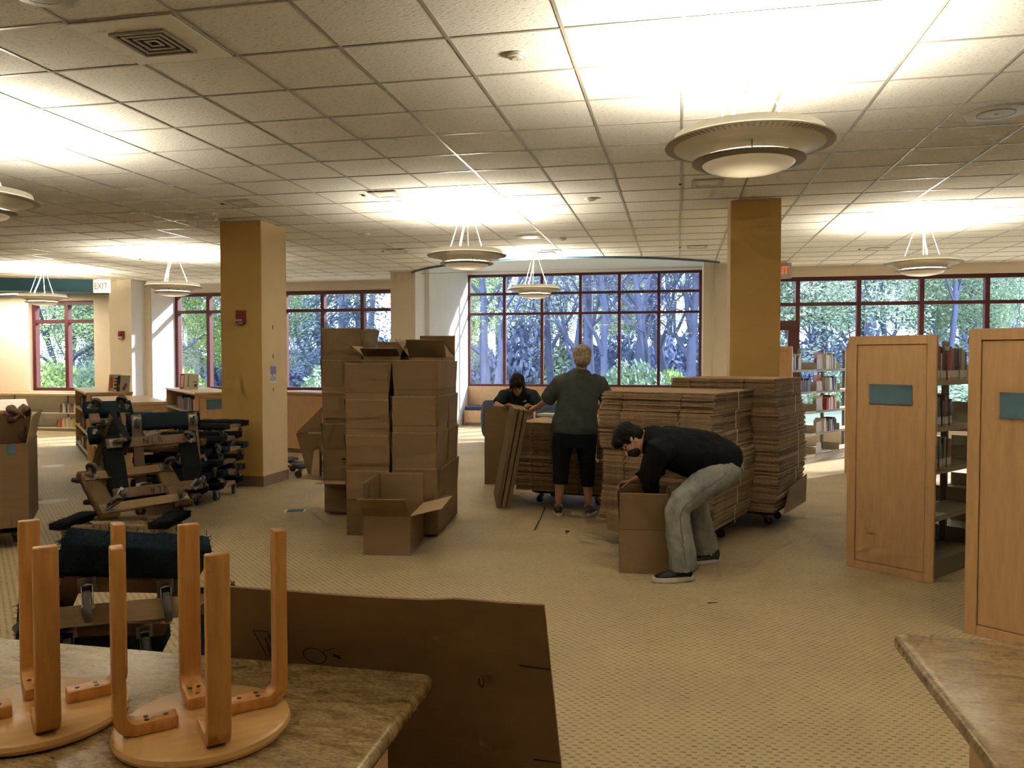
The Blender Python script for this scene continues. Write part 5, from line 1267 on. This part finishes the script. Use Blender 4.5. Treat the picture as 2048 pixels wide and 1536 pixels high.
q.loft([((-.11, .0, 1.12), .09, .09), ((-.18, -.02, 1.115), .086, .085), ((-.262, -.10, 1.015), .074, .072)], side=(0, 1, 0), n=18)
q.loft([((.11, .0, 1.12), .09, .09), ((.18, -.02, 1.115), .086, .085), ((.262, -.09, 1.0), .076, .074)], side=(0, 1, 0), n=18)
blob('polo_shirt', q, M_POLO, QB, vox=.009, smooth=4, disp=.015, dscale=.09)
q = MB(); q.loft([((0, .30, .70), .165, .13), ((0, .31, .84), .175, .13)], n=24)
for sx in (-1, 1): q.loft([((sx*.09, .31, .80), .10, .12), ((sx*.10, .22, .47), .078, .082), ((sx*.105, .29, .10), .07, .08)], n=16)
blob('trousers', q, M_BLACKP, QB, vox=.010, smooth=4)
q = MB(); q.M = hm(hc, hu, hf); q.ell((0, -.018, .040), (.092, .104, .094)); q.ell((0, -.06, -.03), (.084, .062, .085)); q.ell((0, .055, .075), (.075, .045, .045)); q.ell((.08, .0, -.02), (.022, .045, .07)); q.ell((-.08, .0, -.02), (.022, .045, .07))
blob('hair', q, M_HAIRD, QB, vox=.006, smooth=3, disp=.016, dscale=.03)
eyes(hm(hc, hu, hf), QB)
q = MB(); q.b(.05, .11, -.137, -.135, 1.04, 1.046); q.b(.075, .10, -.137, -.135, 1.052, 1.062); lg = q.build('chest_logo', M_LENS, QB); lg.rotation_euler = (R(0), 0, 0)
for sx in (-1, 1): shoe((sx*.105, .34, 0), (sx*.112, .09, 0), M_SHOEB, M_SOLE, QB)
# ------------------------------------------------------------------ small things on the floor
o = empty('leaflet', (-3.90, 7.62, .001), R(20), 'blue leaflet with white edges lying on the carpet left of the box tower', 'paper')
MB().b(-.11, .11, -.075, .075, 0, .0015).build('sheet', M_PAPER, o); MB().b(-.08, .085, -.073, .073, .0017, .0022).build('print', M_BLUEI, o)
for (x, y), lab in (((-9.07, 10.12), 'round white sticker on the carpet, farther one beside the bulk bin'), ((-6.79, 7.58), 'round white sticker on the carpet, nearer one by the leaning dollies')):
    q = MB(); q.cyl((0, 0, .001), .16, .002, 28); e = q.build('floor_sticker', M_PAPER); e.location = (x, y, 0); tag(e, lab, 'sticker', 'floor stickers')
q = MB(); q.tube([(-1.285, 7.2, .004), (-1.32, 7.7, .004), (-1.38, 8.4, .004)], .006, n=5); tag(q.build('floor_strap', M_SCREW), 'thin dark strap lying on the carpet in front of the low stack', 'strap')
for k, (x, y, s_) in enumerate(((.23, 5.28, .035), (-.47, 7.78, .03), (-.98, 7.19, .02))):
    q = MB(); q.ell((0, 0, .006), (s_, s_*.35, .006), (0, 0, .4)); q.ell((s_*.6, s_*.3, .006), (s_*.5, s_*.3, .005)); e = q.build('wood_chip', M_KRAFT if k else M_MAPLET); e.location = (x, y, 0)
    tag(e, ['pale scrap on the carpet right of the bending man', 'brown scrap on the carpet near the woman\'s right shoe', 'tiny brown scrap on the carpet in front of the low stack'][k], 'scrap')
q = MB(); q.tube([(-.735, 8.02, 1.165), (-.765, 7.99, 1.08), (-.79, 7.975, .85), (-.80, 7.97, .585), (-.775, 7.965, .55)], .0055, n=6)
e = q.build('plastic_strap', M_CORD); tag(e, 'white plastic strap hanging from the front stack beside the woman', 'strap')
# ------------------------------------------------------------------ outdoors
struct('ground_outside', MB().b(-70, 60, YBAY+.4, 120, -.35, -.30), M_GRASS)
struct('road_outside', MB().b(-70, 60, 56, 64, -.298, -.28), M_ROAD)
def tree_mesh(seed, H, r0, spread, depth, leaf, lmat, lsize, bend=.25, crown0=.35, nbr=4):
    rnd = random.Random(seed); q = MB(); q.cs = True; tips = []
    def branch(p, d, L, r, lev):
        n = 4 if lev < 2 else 3; pts = [p.copy()]; rs = [r]; dd = d.copy()
        for k in range(n):
            dd = (dd+V((rnd.uniform(-1, 1), rnd.uniform(-1, 1), rnd.uniform(-.3, .6)))*bend*(.5 if lev == 0 else 1)).normalized()
            p = p+dd*(L/n); pts.append(p.copy()); rs.append(r*(1-.62*(k+1)/n))
        q.tube(pts, rs, n=6 if lev == 0 else 4 if lev < 3 else 3, caps=False)
        if lev >= depth:
            tips.extend(pts[1:]); return
        m = nbr+(3 if lev == 0 else 0)
        for k in range(m):
            t = crown0+(1-crown0)*(k+rnd.random())/m if lev == 0 else .25+.75*(k+rnd.random())/m
            i = min(n-1, int(t*n)); f = t*n-i; b = pts[i].lerp(pts[i+1], f); ax = (pts[i+1]-pts[i]).normalized()
            a = rnd.uniform(0, 2*PI); o_ = ax.orthogonal().normalized(); o_ = Quaternion(ax, a) @ o_
            nd_ = (ax*math.cos(spread)+o_*math.sin(spread)).normalized()
            branch(b, nd_, L*rnd.uniform(.45, .68)*(1 if lev else .8), rs[i]*.55, lev+1)
    branch(V((0, 0, -.3)), V((rnd.uniform(-.12, .12), rnd.uniform(-.1, .1), 1)), H, r0, 0)
    bark = q.mesh('tree_branches', M_BARK)
    lm = None
    if leaf:
        l = MB()
        for p in tips:
            for k in range(leaf):
                c = p+V((rnd.gauss(0, .32), rnd.gauss(0, .32), rnd.gauss(0, .28))); s_ = lsize*rnd.uniform(.6, 1.3)
                a = V((rnd.gauss(0, 1), rnd.gauss(0, 1), rnd.gauss(0, .6))).normalized(); b = a.orthogonal().normalized()
                l.quad(c-a*s_, c+b*s_*.5, c+a*s_, c-b*s_*.5)
        lm = l.mesh('tree_leaves', lmat)
    return bark, lm
def spruce_mesh(seed, H):
    rnd = random.Random(seed); q = MB(); q.cs = True; q.tube([(0, 0, -.3), (0, 0, H*.5), (0, 0, H)], [.22, .13, .02], n=7, caps=False); bark = q.mesh('spruce_trunk', M_BARK); l = MB()
    z = .4
    while z < H:
        rr = (1-z/H)*2.6+.25
        for k in range(11):
            a = rnd.uniform(0, 2*PI); d = V((math.cos(a), math.sin(a), -.18))
            for j in range(int(rr*9)):
                t = rr*rnd.uniform(.12, 1.05); c = V((0, 0, z+rnd.uniform(-.15, .15)))+d*t+V((rnd.gauss(0, .08), rnd.gauss(0, .08), rnd.gauss(0, .05)-.06*t))
                s_ = rnd.uniform(.10, .22); e = (d+V((rnd.gauss(0, .5), rnd.gauss(0, .5), rnd.uniform(-.6, .05)))).normalized(); b = e.orthogonal().normalized()
                l.quad(c-e*s_*.4, c+b*s_*.25, c+e*s_, c-b*s_*.25)
        z += rnd.uniform(.24, .38)
    return bark, l.mesh('spruce_needles', M_SPRUCE)
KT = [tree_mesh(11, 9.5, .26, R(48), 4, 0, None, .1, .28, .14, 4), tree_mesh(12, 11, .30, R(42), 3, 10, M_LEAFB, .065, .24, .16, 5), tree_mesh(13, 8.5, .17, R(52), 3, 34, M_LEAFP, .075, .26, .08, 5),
      tree_mesh(14, 9, .18, R(55), 3, 34, M_LEAFG, .08, .26, .08, 5), tree_mesh(15, 10.5, .24, R(38), 4, 1, M_LEAFP, .08, .30, .20, 4)]
SPR = spruce_mesh(16, 11)
def tree(kind, x, y, s_, rz, lab, nm):
    bark, lv = SPR if kind == 's' else KT[kind]
    o = link(nm, bark); o.location = (x, y, -.05); o.scale = (s_, s_, s_); o.rotation_euler = (0, 0, rz)
    if lv: link('foliage', lv, o)
    tag(o, lab, 'tree', 'trees outside the windows'); return o
rt = random.Random(9)
rows = [  # kind, X at Y, Y, label
 (0, -9.2, 38, 'bare dark tree seen through the left panes of the bay window'), (4, -6.9, 44, 'thin bare tree between left and middle panes of the bay window'),
 (1, -4.0, 37, 'thick-trunked tree in the middle right of the bay window'), (0, -2.0, 39, 'bare tree with leaning trunk in the right half of the bay window'),
 (4, -.4, 43, 'bare tree near the right edge of the bay window'), (1, .6, 37.5, 'tall tree behind the right jamb of the bay window'), (4, -11.4, 41, 'bare tree by the left edge of the bay window'),
 (2, -5.6, 52, 'hazy pale green tree far behind the bay window'), (2, -9.8, 55, 'hazy pale green tree far behind the left of the bay window'), (2, -1.5, 54, 'hazy pale green tree far behind the right of the bay window'),
 (3, -34.3, 39, 'bright green tree in the left pane of the far left window'), (2, -37.2, 43, 'pale green tree filling the back of the far left window'), (3, -32.6, 37, 'bright green tree in the right pane of the far left window'), (3, -27.5, 38, 'bright green tree in the far left window'), (2, -31.5, 41, 'pale green tree at the left side of the far left window'), (3, -29.6, 47, 'yellow-green tree at the back of the far left window'),
 (3, -22.5, 37, 'bright green tree seen just left of the left yellow pillar'), (2, -20.2, 42, 'pale tree seen behind the left yellow pillar'), (3, -24.6, 46, 'yellow-green tree behind the pier with the exit sign'),
 ('s', -15.9, 36, 'dark spruce right of the left yellow pillar'), (3, -13.6, 40, 'green tree behind the box tower beside the spruce'), (2, -12.4, 46, 'pale green tree left of the pier by the bay'), ('s', -18.4, 44, 'second dark spruce behind the left yellow pillar'),
 (2, 6.4, 38, 'pale green tree in the second pane of the right window'), (2, 8.7, 36, 'pale green tree in the middle pane of the right window'), (2, 11.2, 37, 'pale green tree in the right pane of the right window'),
 (0, 5.0, 41, 'bare tree in the first pane of the right window'), (2, 13.4, 40, 'pale green tree at the right edge of the photo'), (1, 9.8, 46, 'hazy tree behind the right window'), (4, 3.4, 40, 'bare tree beside the right yellow pillar'), (2, 4.3, 53, 'hazy green tree far behind the right yellow pillar'), (2, 15.8, 44, 'pale green tree beyond the right edge of the right window')]
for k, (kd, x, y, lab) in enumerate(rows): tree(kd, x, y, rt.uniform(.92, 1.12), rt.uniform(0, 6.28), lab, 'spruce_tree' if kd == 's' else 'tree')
for k in range(30):
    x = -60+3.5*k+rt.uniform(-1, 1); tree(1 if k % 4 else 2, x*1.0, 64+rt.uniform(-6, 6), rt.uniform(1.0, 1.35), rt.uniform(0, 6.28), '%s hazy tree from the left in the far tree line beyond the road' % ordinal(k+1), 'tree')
for k, (x, y) in enumerate(((-7.9, 34.5), (-5.2, 40.5), (-3.1, 34.8), (-1.2, 35.5), (1.6, 40))):
    tree(0 if k % 2 else 4, x, y, .82, k*1.3, ['slender bare tree nearest the left bay panes', 'slender bare tree behind the second bay pane', 'slender bare tree behind the woman\'s head', 'slender bare tree in the fourth bay pane', 'slender bare tree just right of the bay window'][k], 'tree')
# undergrowth
def bush_mesh(seed, m, w=1.6, h=1.5, n=2600, s0=.11):
    rnd = random.Random(seed); l = MB()
    for k in range(n):
        a = rnd.uniform(0, 2*PI); r = w*math.sqrt(rnd.random()); z = rnd.random()*h*(1-(r/w)**2*.7); c = V((r*math.cos(a), r*math.sin(a)*.7, z-.25)); s_ = s0*rnd.uniform(.6, 1.3)
        e = V((rnd.gauss(0, 1), rnd.gauss(0, 1), rnd.gauss(0, .7))).normalized(); b = e.orthogonal().normalized(); l.quad(c-e*s_, c+b*s_*.5, c+e*s_, c-b*s_*.5)
    return l.mesh('bush_leaves', m)
BM_ = [bush_mesh(1, M_LEAFB), bush_mesh(2, M_LEAFP), bush_mesh(3, M_LEAFG)]
bk = 0
for y, xs, ks in ((50, [x*2.3-40 for x in range(27)], (0, 0, 1, 0, 0, 0)), (33, [-1.6, .2, 3.4, 6.2, 8.8, 11.4, -12.5, -15, -19.5, -23, -26.5, -29], (1, 2, 1, 1, 1, 1, 2, 1, 2, 2, 1, 2))):
    for k, x in enumerate(xs):
        o = link('bush', BM_[ks[k % len(ks)]]); o.location = (x+rt.uniform(-.5, .5), y+rt.uniform(-1.5, 1.5), -.05); o.scale = (rt.uniform(.8, 1.3)*(1.5 if y == 50 else 1),)*2+(rt.uniform(.7, 1.4)*(2.6 if y == 50 else 1),); o.rotation_euler = (0, 0, rt.uniform(0, 6))
        tag(o, '%s bush from the left in the %s row outside the windows' % (ordinal(k+1) if y == 50 else ordinal(sorted(xs).index(x)+1), 'far' if y == 50 else 'near'), 'bush', 'undergrowth outside the windows')
# ------------------------------------------------------------------ daylight
wd = bpy.data.worlds.new('sky'); SC.world = wd; wd.use_nodes = True; nt = wd.node_tree
bg = nt.nodes['Background']; bg.inputs[0].default_value = (.60, .74, 1., 1); bg.inputs[1].default_value = 4.1
tc = nd(nt, 'ShaderNodeTexCoord'); sp = nd(nt, 'ShaderNodeSeparateXYZ'); nt.links.new(tc.outputs['Generated'], sp.inputs[0])
cr = nd(nt, 'ShaderNodeValToRGB'); e = cr.color_ramp.elements; e[0].position = .0; e[0].color = (.60, .73, 1.08, 1); e[1].position = .25; e[1].color = (.82, .93, 1.22, 1); nt.links.new(sp.outputs[2], cr.inputs[0]); nt.links.new(cr.outputs[0], bg.inputs[0])
sl = bpy.data.lights.new('sun', 'SUN'); sl.energy = 10.; sl.angle = R(2.5); sl.color = (1., .97, .92); so = bpy.data.objects.new('sun', sl); COL.objects.link(so)
az, el = R(40), R(27)
sd = V((math.sin(az)*math.cos(el), math.cos(az)*math.cos(el), math.sin(el))); so.rotation_euler = sd.to_track_quat('Z', 'Y').to_euler(); so.location = (20, 30, 20)
# ------------------------------------------------------------------ camera
cd = bpy.data.cameras.new('camera'); cd.sensor_width = 36; cd.sensor_fit = 'HORIZONTAL'; cd.lens = 1590/2048*36; cd.clip_end = 400; cd.clip_start = .05
co = bpy.data.objects.new('camera', cd); COL.objects.link(co); co.location = (0, 0, 1.58)
co.rotation_euler = (R(90-1.7652), 0, R(11.7597)); SC.camera = co
SC.view_settings.view_transform = 'Standard'; SC.view_settings.look = 'None'; SC.view_settings.exposure = .55; SC.view_settings.gamma = 1.0
cy = SC.cycles; cy.use_denoising = True; cy.use_adaptive_sampling = True; cy.adaptive_threshold = .12; cy.adaptive_min_samples = 20; cy.max_bounces = 5; cy.diffuse_bounces = 4; cy.glossy_bounces = 2; cy.transmission_bounces = 2; cy.transparent_max_bounces = 8; cy.sample_clamp_indirect = 6.; cy.caustics_reflective = False; cy.caustics_refractive = False
